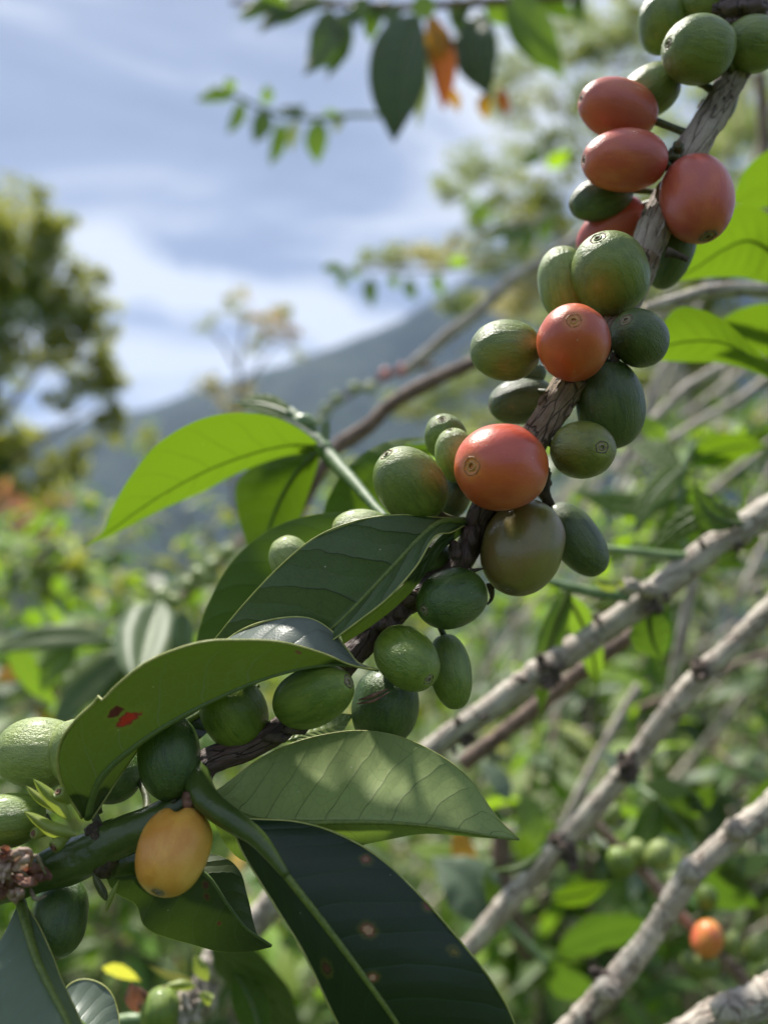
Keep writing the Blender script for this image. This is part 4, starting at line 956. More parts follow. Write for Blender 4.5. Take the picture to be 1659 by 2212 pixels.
# pale grey branches, right
G_BR = 'bare grey branches crossing the lower right'
t, off, c = wood('bare_branch', 'thickest pale grey branch with dark nodes, from mid right down behind the pale leaf', 'branch',
     [(1760, 1035, .215), (1659, 1105, .215), (1590, 1150, .216), (1510, 1205, .217), (1400, 1290, .219), (1290, 1370, .221), (1170, 1450, .224), (1060, 1530, .227), (985, 1580, .230), (900, 1650, .233), (760, 1790, .238), (640, 1890, .242), (560, 1985, .245), (480, 2070, .247), (440, 2150, .249), (390, 2240, .251), (350, 2320, .253)],
     [36, 34, 31, 29, 28, 31, 27, 26, 30, 28, 27, 28, 31, 29, 30, 31], 'bark_pale', G_BR, ns=24, seed=1.0,
     knots=[(1185, 1445, .219, 32, 34), (1002, 1578, .226, 26, 30), (1404, 1300, .214, 26, 24), (1590, 1155, .212, 18, 30), (1180, 1470, .217, 20, 16)])
BRA = (t, off)
for (x0, y0, x1, y1, d) in ((1140, 1478, 1112, 1462, .221), (1060, 1535, 1040, 1552, .224), (1300, 1352, 1278, 1330, .218), (1430, 1272, 1440, 1300, .214), (965, 1600, 985, 1630, .228), (1520, 1190, 1508, 1165, .213)):
    mb = MB(); tube(mb, [P(x0, y0, d+.004), P((x0+x1)/2+3, (y0+y1)/2, d), P(x1, y1, d-.001)], [9*d/VW, 7*d/VW, 4*d/VW], 8, 10, bdisp(0.2, 0.2, x0)); mb.build('spur', M['knot'], t, off)
lump([(1360, 1268, .213, 26, 18), (1400, 1275, .214, 24, 18)], 'node', 'bark_pale', t, off, 2.2, 0.2)
lump([(480, 2075, .240, 42, 36), (505, 2045, .240, 36, 30), (440, 2150, .243, 30, 48)], 'node', 'bark_pale', t, off, 2.9, 0.5)
# twig and buds from its node
mb = MB(); tube(mb, [P(1355, 1290, .214), P(1300, 1283, .212), P(1230, 1268, .213), P(1170, 1250, .216)], [12*.214/VW, 13*.212/VW, 11*.213/VW, 8*.215/VW], 10, 24)
mb.build('side_twig', M['young_stem'], t, off)
mb = MB(); tube(mb, [P(1500, 1205, .216), P(1440, 1200, .218), P(1370, 1192, .220), P(1300, 1185, .224)], [12*.218/VW, 11*.218/VW, 10*.22/VW, 9*.22/VW], 10, 24)
mb.build('side_twig', M['young_stem'], t, off)
bud_leaf([(1335, 1275), (1305, 1262), (1278, 1248)], 13, .211, t, off, name='bud'); bud_leaf([(1335, 1302), (1305, 1306), (1278, 1312)], 11, .211, t, off, name='bud'); bud_leaf([(1345, 1270), (1340, 1258), (1334, 1250)], 8, .211, t, off, name='bud')
sleaf(t, off, (1602, 1130, .212), (1500, 1040, .212), 78, 'leaf_glow_dim', bend=-30, face=0.7, label='small curled leaf standing on the thick branch', seed=1.2)
sleaf(t, off, (1590, 1095, .218), (1405, 1200, .226), 66, 'leaf_glow_dim', bend=24, face=0.6, label='long leaf lying behind the thick branch', seed=2.4)
sleaf(t, off, (1604, 1140, .214), (1608, 1030, .222), 14, 'leaf_far_mid', face=0.4, ribon=False, name='stipule')
sleaf(t, off, (1600, 1190, .214), (1545, 1215, .210), 22, 'leaf_far_bright', bend=4, face=0.6, ribon=False, name='stipule')
sleaf(t, off, (1600, 1185, .216), (1645, 1165, .212), 40, 'leaf_far_bright', bend=-8, face=0.6, ribon=False)
sleaf(t, off, (1235, 1270, .216), (1170, 1560, .235), 62, 'leaf_far_dark', bend=22, face=0.8, ribm='midrib', label='dark leaf hanging from the side twig')
sleaf(t, off, (1215, 1275, .222), (1290, 1500, .24), 70, 'leaf_far_mid', bend=-18, face=0.6)
sleaf(t, off, (1400, 1320, .221), (1432, 1428, .225), 100, 'leaf_far_dark', bend=10, face=0.5, label='dark drooping leaf under the thick branch')

t, off, c = wood('bare_branch', 'second grey branch with a dark node, running to the right edge below the thickest', 'branch',
     [(1760, 1215, .225), (1659, 1320, .227), (1600, 1378, .229), (1510, 1462, .231), (1430, 1560, .234), (1350, 1665, .237), (1270, 1760, .240), (1200, 1835, .243), (1125, 1920, .246), (1050, 2005, .249), (960, 2110, .253)],
     [25, 24, 22, 25, 21, 23, 21, 25, 22, 22], 'bark_pale', G_BR, ns=22, seed=3.0,
     knots=[(1512, 1446, .225, 20, 26), (1355, 1655, .231, 24, 34), (1232, 1850, .236, 18, 30), (1210, 1812, .238, 26, 18)])
sleaf(t, off, (1172, 1838, .24), (1058, 1878, .24), 26, 'leaf_glow', bend=-16, face=0.6)
t, off, c = wood('bare_branch', 'third grey branch, running from the right edge down to the bottom edge', 'branch',
     [(1760, 1640, .205), (1659, 1745, .206), (1590, 1800, .207), (1500, 1880, .208), (1450, 1950, .209), (1400, 2030, .210), (1340, 2105, .211), (1275, 2175, .212), (1200, 2260, .213), (1150, 2320, .214)],
     [24, 24, 27, 23, 25, 23, 27, 24, 25, 26], 'bark_pale', G_BR, ns=22, seed=5.0, knots=[(1272, 2215, .206, 12, 30), (1300, 2105, .208, 30, 14)])
lump([(1492, 1880, .203, 26, 26), (1312, 2138, .206, 32, 24), (1590, 1792, .203, 26, 24)], 'node', 'bark_pale', t, off, 1.9, 0.2)
t, off, c = wood('bare_branch', 'thick pale branch cut by the bottom right corner', 'branch',
     [(1800, 2055, .185), (1700, 2125, .186), (1640, 2160, .187), (1570, 2192, .188), (1480, 2240, .189), (1380, 2300, .190)], [34, 34, 36, 38, 36, 34], 'bark_pale', G_BR, ns=22, seed=6.0)
lump([(1575, 2180, .182, 40, 30)], 'node', 'bark_pale', t, off, 4.9, 0.2)
wood('bare_branch', 'thinner shaded branch just under the thickest grey branch', 'branch', [(1420, 1330, .250), (1330, 1395, .252), (1250, 1455, .255), (1180, 1510, .258), (1090, 1580, .262), (1000, 1650, .266)], [16, 17, 18, 17, 17], 'bark_brown', G_BR, seed=7.0)
wood('bare_branch', 'brown branch behind the cherries, from the oval green cherry down to the left leaves', 'branch',
     [(1100, 760, .30), (1020, 785, .30), (930, 825, .30), (850, 870, .30), (790, 925, .30), (730, 965, .30), (690, 1020, .30), (655, 1085, .305), (620, 1150, .31), (560, 1250, .32)], [14, 15, 17, 16, 18, 16, 15, 16, 15], 'bark_brown', seed=8.0)
wood('bare_branch', 'thin grey branch slanting up behind the middle of the cherries', 'branch', [(880, 800, .42), (960, 730, .42), (1030, 675, .42), (1100, 610, .42), (1180, 560, .42), (1300, 480, .43)], [13, 14, 13, 14, 13], 'bark_pale', seed=9.0)
for lab, pth, rr, mk in (('upright grey twig below the small curled leaf', [(1500, 1250, .33), (1480, 1330, .33), (1462, 1430, .33), (1452, 1500, .34), (1440, 1580, .35)], [12, 12, 13, 12], 'bark_pale'),
      ('long faint grey twig right of the tall dark green cherry', [(1560, 790, .42), (1480, 840, .42), (1420, 900, .42), (1370, 950, .42), (1330, 1020, .42)], [11, 11, 11, 11], 'bark_pale'),
      ('faint grey twig meeting the tall dark green cherry from above', [(1450, 770, .40), (1420, 820, .40), (1395, 890, .40), (1350, 960, .40)], [10, 10, 9], 'bark_pale'),
      ('slanting grey twig crossing above the young leaves at the right', [(1680, 800, .45), (1600, 860, .45), (1520, 905, .45), (1440, 955, .45), (1380, 1000, .45)], [10, 9, 9, 9], 'bark_pale'),
      ('shaded grey twig crossing the lower right thicket', [(1700, 1400, .42), (1580, 1440, .42), (1480, 1490, .42), (1380, 1530, .43)], [8, 8, 8], 'bark_brown'),
      ('thin grey stem rising through the lower right thicket', [(1380, 1480, .40), (1300, 1620, .40), (1230, 1760, .40), (1180, 1900, .41)], [10, 10, 10], 'bark_pale'),
      ('dark reddish stem behind the second grey branch', [(1085, 1790, .36), (1080, 1870, .36), (1100, 1960, .36), (1140, 2060, .37)], [20, 22, 20], 'bark_brown'),
      ('grey twig slanting across the bottom edge', [(1350, 2120, .32), (1290, 2190, .32), (1210, 2240, .32)], [14, 14, 14], 'bark_brown'),
      ('thin twig at the top right corner crossing the pale foliage', [(1300, 145, .9), (1400, 130, .9), (1500, 150, .9), (1640, 170, .9)], [4, 4, 4], 'bark_pale'),
      ('dark upright twig at the upper right edge', [(1640, 160, .6), (1648, 260, .6), (1652, 350, .6)], [12, 12, 12], 'bark_brown')):
    wood('twig', lab, 'twig', pth, rr, mk, 'twigs in the thicket behind', ns=10, seed=len(lab)*1.0)

# reddish twig with cherries, lower right
t, off, c = wood('fruiting_twig', 'pinkish brown twig carrying small cherries in the lower right', 'twig', [(1280, 1770, .275), (1330, 1825, .275), (1385, 1880, .272), (1440, 1945, .270), (1500, 2010, .268), (1540, 2050, .266), (1580, 2090, .265), (1630, 2150, .264), (1690, 2230, .264)], [11, 12, 13, 14, 13, 14, 15, 15], 'bark_twig', seed=3.0)
sp = [p for p in c]
GL = 'small cherries on the pinkish twig'
def C2(cx, cy, W, L, ang, tilt, d, mk, lab): cherry(cx, cy, W, L, ang, tilt, d, mk, lab, None, low=True, group=GL, stem=min(sp, key=lambda p: (p-P(cx, cy, d)).length))
C2(1527, 2028, 66, 80, 70, 20, .258, 'fr_apricot', 'orange cherry on the pinkish twig at the lower right')
C2(1512, 2082, 56, 82, 178, 10, .262, 'fr_mid0', 'oval green cherry just below the orange cherry on the pinkish twig')
C2(1340, 1862, 58, 66, 120, 20, .262, 'fr_fresh0', 'leftmost of the three pale green cherries on the pinkish twig')
C2(1376, 1842, 48, 56, 100, 10, .27, 'fr_light0', 'middle one of the three pale green cherries on the pinkish twig')
C2(1422, 1846, 54, 66, 60, 10, .262, 'fr_light1', 'rightmost of the three pale green cherries on the pinkish twig')
C2(1526, 1938, 46, 52, 80, 20, .27, 'fr_fresh1', 'round green cherry above the orange cherry on the pinkish twig')
C2(1578, 2035, 42, 48, 80, 20, .262, 'fr_light2', 'pale green cherry touching the right of the orange cherry')
C2(1632, 2048, 46, 66, 60, 0, .262, 'fr_mid1', 'oval green cherry near the right edge, beside the pale green one')
C2(1650, 2108, 42, 48, 80, 0, .262, 'fr_light0', 'pale green cherry at the right edge above the corner branch')
C2(1460, 1900, 40, 50, 20, 0, .28, 'fr_mid2', 'small shaded green cherry between the grey branch and the three pale ones')
C2(1320, 1760, 36, 54, 60, 0, .29, 'fr_mid0', 'small green cherry at the upper end of the pinkish twig')
C2(1440, 2010, 46, 54, 60, 0, .28, 'fr_mid2', 'shaded green cherry left of the orange cherry')
# twig with a round green cherry at the bottom left
t, off, c = wood('fruiting_twig', 'knobbly grey twig with buds at the bottom, right of the waxy leaf', 'twig', [(255, 2205, .19), (310, 2200, .19), (370, 2200, .19), (410, 2180, .19), (430, 2150, .192)], [12, 12, 14, 20, 18], 'young_stem', seed=4.0)
cherry(347, 2183, 86, 92, 80, 20, .182, 'fr_fresh2', 'round bright green cherry at the bottom edge', None, group=None, stem=P(370, 2200, .19))
lump([(405, 2185, .184, 26, 34), (415, 2150, .186, 16, 22)], 'node', 'bark_pale', t, off, 5.5, 0.7)
bud_leaf([(450, 2120), (432, 2090), (420, 2062)], 16, .182, t, off, 'stipule', 'bud'); bud_leaf([(425, 2130), (390, 2128), (358, 2128)], 12, .182, t, off, 'stipule', 'bud'); bud_leaf([(430, 2145), (455, 2160), (462, 2155)], 14, .182, t, off, 'stipule', 'bud')
bud_leaf([(300, 2190), (290, 2155), (283, 2122)], 20, .183, t, off, 'dried', 'withered_petal'); bud_leaf([(300, 2185), (315, 2155), (296, 2128)], 12, .182, t, off, 'dried', 'withered_petal')
sleaf(t, off, (560, 2240, .20), (498, 2092, .205), 92, 'leaf_glow', bend=12, face=0.5, label='bright green upright leaf at the bottom', seed=8.0)
sleaf(t, off, (455, 2030, .20), (660, 2300, .215), 120, 'leaf_dark', bend=-20, face=0.6, label='dark leaf in shade behind the bright upright leaf', seed=9.0)
sleaf(t, off, (420, 2120, .21), (320, 2085, .215), 22, 'leaf_far_gold', bend=-6, face=0.5, label='narrow dull yellow leaf', ribon=False)
sleaf(t, off, (222, 2090, .21), (305, 2120, .215), 34, 'leaf_far_gold', bend=-6, face=0.7, ribon=False, label='dull yellow leaf behind the waxy leaf')

# cherries strung behind the left leaf and a shiny leaf catching the light
t, off, c = wood('fruiting_twig', 'twig of small cherries out of focus, left of the dull backlit leaf', 'twig', [(280, 1340, .42), (360, 1310, .42), (420, 1270, .42), (480, 1215, .42), (530, 1160, .43)], [8, 9, 9, 8], 'bark_brown', seed=4.0)
sp = c; GL = 'small pale cherries on the blurred left twig'
for i, (x, y, r, lab) in enumerate(((300, 1320, 34, 'leftmost blurred pale cherry over the shiny leaf'), (352, 1292, 40, 'second blurred pale cherry from the left over the shiny leaf'), (378, 1300, 34, 'third blurred pale cherry from the left, low'), (410, 1262, 34, 'blurred pale cherry in the middle of the string'), (428, 1240, 30, 'blurred pale cherry above the middle of the string'), (452, 1250, 36, 'blurred pale cherry right of the middle of the string'), (458, 1222, 30, 'blurred pale cherry second from the upper end'), (492, 1195, 34, 'blurred pale cherry at the upper end of the string'))):
    C2(x, y, r, r*1.2, 100+i*20, 0, .40, 'fr_light%d' % (i % 3), lab)
sleaf(t, off, (350, 1300, .345), (300, 1500, .275), 170, 'leaf_glint', bend=10, face=0.1, sag=0.1, camber=0.35, label='blurred leaf with a bright white glint')
sleaf(t, off, (392, 1320, .31), (400, 1440, .31), 60, 'leaf_waxy', face=0.6)
t, off, c = wood('fruiting_twig', 'blurred twig of tiny cherries rising over the brown branch', 'twig', [(690, 900, .62), (740, 860, .62), (800, 830, .62), (870, 800, .62), (940, 790, .62)], [6, 6, 6], 'bark_brown', seed=4.4)
sp = c; GL = 'tiny blurred cherries over the brown branch'
for i, (x, y, mk, lab) in enumerate(((705, 885, 'fr_light0', 'lowest tiny blurred cherry over the brown branch'), (728, 862, 'fr_light1', 'second lowest tiny blurred cherry over the brown branch'), (768, 838, 'fr_light2', 'middle tiny blurred green cherry over the brown branch'), (800, 838, 'fr_light0', 'tiny blurred green cherry beside the pinkish one'), (832, 808, 'fr_pink', 'tiny blurred pinkish cherry over the brown branch'), (870, 800, 'fr_pink', 'tiny blurred pink cherry at the upper end of the brown branch twig'), (690, 912, 'fr_light1', 'tiny blurred whitish cherry by the shoot node'))):
    C2(x, y, 24, 28, 100+i*30, 0, .60, mk, lab)

# ------------------------------------------------------------------ upper hanging sprigs
t, off, c = wood('hanging_sprig', 'leafy coffee sprig hanging in from the top edge with one orange brown leaf', 'branch', [(500, 5, .60), (620, 12, .58), (760, 10, .56), (880, 15, .54), (1000, 8, .53), (1120, 0, .53), (1260, -10, .53)], [5, 6, 7, 8, 9, 9], 'bark_brown', seed=5.0)
leaf(t, off, [(905, 35, .52), (880, 110, .50), (862, 200, .49), (851, 308, .49)], [(905, 30, .52), (850, 40, .50), (808, 90, .485), (796, 160, .48), (806, 220, .48), (830, 270, .485), (850, 308, .49)], [(908, 35, .52), (920, 90, .51), (922, 170, .50), (905, 220, .495), (880, 262, .49), (852, 308, .49)],
     'leaf_dark', rib=(0.0012, 0.0004), ribm='midrib_dim', label='broad dark leaf hanging straight down', camber=0.08, nv=40, ripple=0.04)
leaf(t, off, [(925, 40, .52), (950, 110, .515), (962, 170, .515), (958, 238, .52)], [(922, 38, .52), (918, 100, .52), (935, 170, .52), (956, 238, .52)], [(928, 35, .52), (970, 70, .515), (985, 130, .515), (980, 185, .515), (960, 238, .52)], 'leaf_brown', ribon=False, label='orange brown dying leaf beside the broad dark leaf', camber=0.1, nv=30)
leaf(t, off, [(935, 38, .518), (945, 90, .512), (935, 130, .515)], [(925, 36, .518), (918, 80, .514), (930, 130, .515)], [(942, 36, .518), (968, 75, .512), (962, 120, .512), (938, 132, .515)], 'leaf_yellow', ribon=False, label='orange part of the dying leaf', camber=0.1, nv=24)
for b, e_, wd, mk, bd_, fc in (((715, 18, .56), (655, 165, .55), 62, 'leaf_far_dark', -18, 0.6), ((745, 25, .56), (705, 172, .56), 42, 'leaf_far_dark', -10, 0.7), ((742, 30, .55), (755, 125, .55), 28, 'leaf_far_dark', 8, 0.7),
      ((1035, 25, .53), (1062, 215, .52), 84, 'leaf_dark', 22, 0.9), ((1110, -30, .52), (1222, 172, .50), 82, 'leaf_far_mid', 14, 0.9), ((730, 0, .57), (550, 62, .56), 26, 'leaf_glow_dim', 10, 0.7),
      ((640, 5, .58), (505, 38, .58), 34, 'leaf_far_mid', 8, 0.8), ((600, -5, .58), (540, 15, .58), 30, 'leaf_far_bright', 4, 0.8), ((900, -10, .53), (932, 45, .52), 46, 'leaf_far_mid', 0, 0.8), ((880, 30, .53), (905, 280, .53), 44, 'leaf_far_sage', -10, 0.7),
      ((560, -20, .58), (640, 30, .57), 40, 'leaf_far_mid', 6, 0.7), ((690, -10, .58), (600, 60, .57), 34, 'leaf_far_bright', 6, 0.7), ((790, -10, .55), (770, 60, .55), 34, 'leaf_far_dark', 6, 0.7), ((840, 0, .55), (815, 50, .55), 30, 'leaf_far_dark', 4, 0.7), ((1010, 0, .54), (985, 60, .54), 34, 'leaf_far_dark', 6, 0.7), ((1150, -20, .54), (1180, 40, .54), 34, 'leaf_far_dark', 6, 0.7), ((655, -10, .58), (560, 75, .56), 36, 'leaf_far_dark', 8, 0.7), ((600, 0, .58), (520, 48, .58), 30, 'leaf_far_bright', 6, 0.7), ((760, 20, .56), (730, 110, .55), 36, 'leaf_far_dark', 8, 0.7), ((820, 10, .55), (800, 95, .55), 34, 'leaf_far_mid', 8, 0.7), ((870, 10, .54), (835, 60, .54), 30, 'leaf_far_dark', 8, 0.7), ((985, -10, .54), (1010, 90, .54), 34, 'leaf_far_dark', 8, 0.7), ((1060, -10, .54), (1100, 60, .54), 40, 'leaf_far_mid', 8, 0.7), ((1130, -20, .54), (1090, 40, .54), 30, 'leaf_far_dark', 8, 0.7), ((1180, -20, .54), (1240, 40, .54), 40, 'leaf_far_dark', 8, 0.7), ((1080, 190, .54), (1100, 250, .54), 22, 'leaf_brown', 3, 0.7), ((1250, -20, .53), (1255, 60, .53), 26, 'leaf_far_dark', 4, 0.7), ((1040, -5, .55), (980, 30, .55), 22, 'leaf_far_dark', 4, 0.7), ((968, 190, .53), (990, 245, .53), 22, 'leaf_yellow', -4, 0.7), ((1048, 200, .53), (1050, 260, .53), 26, 'leaf_yellow', 4, 0.7)):
    sleaf(t, off, b, e_, wd*1.3, mk, bend=bd_, face=fc, ribon=(mk == 'leaf_dark'), seed=b[0]*0.1)
t, off, c = wood('hanging_sprig', 'thin sprig of small leaves reaching left across the sky', 'branch', [(830, 250, .80), (760, 248, .80), (690, 255, .80), (620, 250, .80), (560, 232, .80), (510, 205, .80), (480, 190, .80)], [4, 5, 5, 5, 4, 3], 'young_stem', seed=6.0)
for b, e_, wd, mk, bd_ in (((510, 205, .80), (422, 220, .80), 30, 'leaf_far_bright', 8), ((500, 198, .80), (488, 168, .80), 24, 'leaf_far_bright', 4), ((525, 218, .80), (490, 292, .80), 26, 'leaf_far_mid', -5), ((572, 235, .80), (548, 312, .80), 38, 'leaf_far_dark', -5), ((610, 262, .80), (582, 362, .80), 30, 'leaf_far_mid', -5),
      ((690, 258, .80), (686, 358, .80), 42, 'leaf_far_mid', 5), ((572, 225, .80), (575, 180, .80), 24, 'leaf_far_mid', 5), ((640, 258, .80), (630, 330, .80), 22, 'leaf_far_sage', 4), ((620, 248, .80), (660, 225, .80), 20, 'leaf_waxy', 4), ((740, 245, .80), (725, 290, .80), 20, 'leaf_far_sage', 4), ((655, 245, .80), (600, 235, .80), 16, 'leaf_waxy', 4), ((700, 240, .80), (745, 248, .80), 16, 'leaf_far_mid', 4)):
    sleaf(t, off, b, e_, wd*1.3, mk, bend=bd_, face=0.6, ribon=False, seed=b[0]*0.1)
t, off, c = wood('leafy_sprig', 'sprig with bright young leaves in front of the mountain top', 'branch', [(1060, 560, 1.0), (980, 580, 1.0), (880, 585, 1.0), (800, 580, 1.0), (730, 590, 1.0)], [4, 4, 3, 3], 'bark_pale', seed=7.0)
for b, e_, wd, mk in (((745, 585, 1.0), (692, 580, 1.0), 28, 'leaf_far_bright'), ((745, 590, 1.0), (742, 625, 1.0), 24, 'leaf_far_mid'), ((800, 600, 1.0), (806, 665, 1.0), 34, 'leaf_far_dark'), ((760, 575, 1.0), (780, 600, 1.0), 24, 'leaf_far_mid'),
      ((880, 600, 1.0), (900, 650, 1.0), 30, 'leaf_far_dark'), ((850, 590, 1.0), (858, 625, 1.0), 26, 'leaf_far_mid'), ((970, 560, 1.0), (1010, 570, 1.0), 36, 'leaf_far_bright'), ((940, 590, 1.0), (960, 640, 1.0), 30, 'leaf_far_mid')):
    sleaf(t, off, b, e_, wd, mk, bend=4, face=0.6, ribon=False, seed=b[0]*0.1, camber=0.1)
t, off, c = wood('leafy_sprig', 'sprig with dark leaves between the red cherries and the sky', 'branch', [(1180, 470, .9), (1110, 480, .9), (1050, 500, .9), (1010, 540, .9)], [5, 4, 4], 'bark_pale', seed=7.5)
for b, e_, wd, mk in (((1130, 480, .9), (1090, 540, .9), 34, 'leaf_far_dark'), ((1060, 470, .9), (1010, 455, .9), 34, 'leaf_far_bright'), ((1100, 490, .9), (1060, 520, .9), 30, 'leaf_far_mid'), ((1150, 480, .9), (1130, 560, .9), 34, 'leaf_far_dark'), ((1190, 460, .9), (1170, 530, .9), 34, 'leaf_far_mid'), ((1180, 360, .9), (1230, 320, .9), 40, 'leaf_far_bright'), ((1170, 330, .9), (1120, 360, .9), 40, 'leaf_far_mid')):
    sleaf(t, off, b, e_, wd, mk, bend=4, face=0.6, ribon=False, seed=b[0]*0.1, camber=0.1)

# young leafy shoots right of the olive cherry
t, off, c = wood('leafy_shoot', 'young shoot of bright leaves left of the small curled leaf', 'shoot', [(1500, 1250, .31), (1470, 1150, .31), (1470, 1060, .31), (1480, 1000, .31), (1500, 960, .31)], [7, 7, 7, 6], 'young_stem', seed=6.6)
for b, e_, wd, mk, bd_ in (((1480, 1010, .31), (1370, 1160, .30), 70, 'leaf_glow', 20), ((1490, 1000, .31), (1660, 965, .31), 78, 'leaf_glow', -16), ((1470, 1020, .31), (1350, 960, .33), 70, 'leaf_glow_dim', 14), ((1475, 1060, .31), (1400, 1230, .33), 90, 'leaf_far_dark', -20),
      ((1480, 1060, .31), (1600, 1120, .34), 80, 'leaf_far_dark', 20), ((1460, 1080, .31), (1240, 1060, .32), 60, 'leaf_glow', -20), ((1490, 1120, .32), (1620, 1230, .33), 80, 'leaf_far_dark', 20), ((1500, 1010, .31), (1540, 920, .32), 60, 'leaf_far_bright', 10), ((1440, 960, .34), (1360, 900, .34), 50, 'leaf_far_bright', 10)):
    sleaf(t, off, b, e_, wd, mk, bend=bd_, face=0.7, ribon=mk.startswith('leaf_glow'), seed=b[1]*0.1)
t, off, c = wood('leafy_shoot', 'shoot with bright leaves left of the second grey branch in the lower right', 'shoot', [(1180, 2080, .33), (1100, 2000, .33), (1050, 1930, .33), (1060, 1860, .33)], [8, 8, 7], 'young_stem', seed=6.7)
for b, e_, wd, mk, bd_ in (((1060, 1990, .33), (930, 1850, .34), 140, 'leaf_waxy', 20), ((1190, 1940, .31), (1320, 1905, .30), 56, 'leaf_glow', 8), ((1200, 2060, .33), (1430, 2000, .34), 90, 'leaf_far_dark', -20), ((1180, 2080, .33), (1300, 2140, .35), 80, 'leaf_far_dark', 20),
      ((1090, 1990, .32), (1040, 1880, .32), 40, 'leaf_glow_dim', 4), ((1160, 1830, .36), (1120, 1700, .37), 70, 'leaf_far_mid', 10), ((1100, 1730, .36), (1030, 1640, .37), 50, 'leaf_waxy', 10), ((1010, 1880, .35), (880, 1830, .36), 60, 'leaf_far_bright', 10), ((1000, 1900, .35), (980, 1780, .36), 60, 'leaf_yellow', 10)):
    sleaf(t, off, b, e_, wd, mk, bend=bd_, face=0.7, ribon=mk.startswith('leaf_glow'), seed=b[1]*0.1)
t, off, c = wood('leafy_shoot', 'shoot with a fan of bright leaves above the three pale cherries', 'shoot', [(1520, 1900, .30), (1480, 1800, .31), (1430, 1740, .31), (1380, 1700, .32)], [7, 7, 6], 'young_stem', seed=6.8)
for b, e_, wd, mk, bd_ in (((1420, 1720, .31), (1350, 1850, .31), 74, 'leaf_glow', -14), ((1430, 1720, .31), (1520, 1810, .31), 80, 'leaf_far_dark', 14), ((1390, 1690, .32), (1540, 1770, .31), 54, 'leaf_waxy', -14), ((1380, 1700, .32), (1290, 1620, .33), 50, 'leaf_waxy', 6), ((1500, 1860, .31), (1640, 1960, .32), 110, 'leaf_far_dark', 10),
      ((1440, 1760, .31), (1560, 1690, .32), 60, 'leaf_glow_dim', 10), ((1600, 1780, .31), (1680, 1660, .31), 60, 'leaf_glow', 10), ((1500, 1880, .31), (1400, 1960, .32), 90, 'leaf_far_dark', 10), ((1540, 1880, .31), (1680, 1840, .32), 60, 'leaf_waxy', 10)):
    sleaf(t, off, b, e_, wd, mk, bend=bd_, face=0.7, ribon=mk.startswith('leaf_glow'), seed=b[1]*0.1)
t, off, c = wood('leafy_shoot', 'blurred shoot with drooping leaves at the left edge above the pale cherry', 'shoot', [(420, 1400, .36), (300, 1390, .36), (200, 1385, .36), (100, 1400, .36)], [7, 6, 6], 'young_stem', seed=6.9)
for b, e_, wd, mk, bd_ in (((250, 1385, .36), (-40, 1420, .34), 60, 'leaf_far_dark', 26), ((280, 1400, .36), (110, 1600, .34), 80, 'leaf_far_dark', 20), ((310, 1395, .36), (200, 1620, .35), 84, 'leaf_far_dark', 12), ((160, 1390, .36), (90, 1500, .36), 70, 'leaf_far_mid', 10), ((350, 1390, .36), (290, 1580, .35), 60, 'leaf_waxy', 10), ((60, 1440, .38), (-10, 1470, .38), 44, 'leaf_yellow', 0), ((20, 1380, .36), (130, 1530, .37), 60, 'leaf_far_mid', 10)):
    sleaf(t, off, b, e_, wd, mk, bend=bd_, face=0.7, ribon=False, seed=b[1]*0.1)

# ------------------------------------------------------------------ shrubs behind
def shrub(name, label, x0, x1, y0, y1, d0, d1, n, ln, mats, wts, stems=6, seed=1, group='shrubs on the slope behind', cat='shrub', clump=0.5, wr=0.38):
    random.seed(seed); n = int(n*1.35)
    dm = (d0+d1)/2
    base = P((x0+x1)/2, 1202, dm); base.z = ground_h(base.x, base.y)
    t = thing(name, label, cat, base, group)
    off = base.copy()
    # leaf-bearing twigs
    mbs = MB(); mbl = MB(); tips = []
    for k in range(stems):
        x, y, d = rnd(x0, x1), rnd(y0, y1*0.6+y0*0.4), rnd(d0, d1)
        a = P(x, y, d); b = base + Vector((rnd(-.1, .1), rnd(-.1, .1), 0))*dm
        mid = a.lerp(b, 0.45) + rdir()*dm*0.06
        tube(mbs, [b, mid, a], [0.006*max(1, dm*0.35), 0.004*max(1, dm*0.35), 0.0018*max(1, dm*0.35)], 6, 14)
    ntw = max(4, n//14)
    for k in range(ntw):
        x, y, d = rnd(x0, x1), rnd(y0, y1), rnd(d0, d1)
        c0 = P(x, y, d); dr = Vector((rnd(-1, 1), rnd(-1, 0.4), rnd(-0.3, 0.7))).normalized(); L = ln*rnd(1.6, 3.0)
        e0 = c0 + dr*L + Vector((0, 0, -0.15*L))
        tube(mbs, [c0, (c0+e0)/2 + Vector((0, 0, 0.06*L)), e0], [ln*0.03, ln*0.022, ln*0.012], 5, 8)
        m_i = random.choices(range(len(mats)), wts)[0]
        for q in range(n//ntw):
            s = rnd(0.05, 1.05); pp = c0.lerp(e0, s)
            sd = Vector((rnd(-1, 1), rnd(-1, 1), rnd(-0.6, 0.5))).normalized()
            mi = m_i if random.random() < clump else random.choices(range(len(mats)), wts)[0]
            l = ln*rnd(0.55, 1.15)
            rleaf(mbl, pp, (sd + dr*0.4), Vector((rnd(-.5, .5), rnd(-.5, .5), 1)), l, l*wr, rnd(0.1, 0.6), rnd(0.05, 0.4), mi)
    mbs.build('stem', M['bark_brown'] if dm < 3 else M['trunk_far'], t, off)
    mbl.build('foliage', [M[k] for k in mats], t, off)
    return t
DK, MD, BR_, SG, OL, YL = 'leaf_far_dark', 'leaf_far_mid', 'leaf_far_bright', 'leaf_far_sage', 'leaf_far_olive', 'leaf_yellow'
shrub('coffee_shrub', 'dense coffee shrub filling the lower right corner behind the grey branches', 1100, 1800, 1500, 2350, .55, .95, 420, .055, [DK, MD, BR_, 'leaf_waxy', SG], [4, 4, 2.2, 1.6, 1], seed=11)
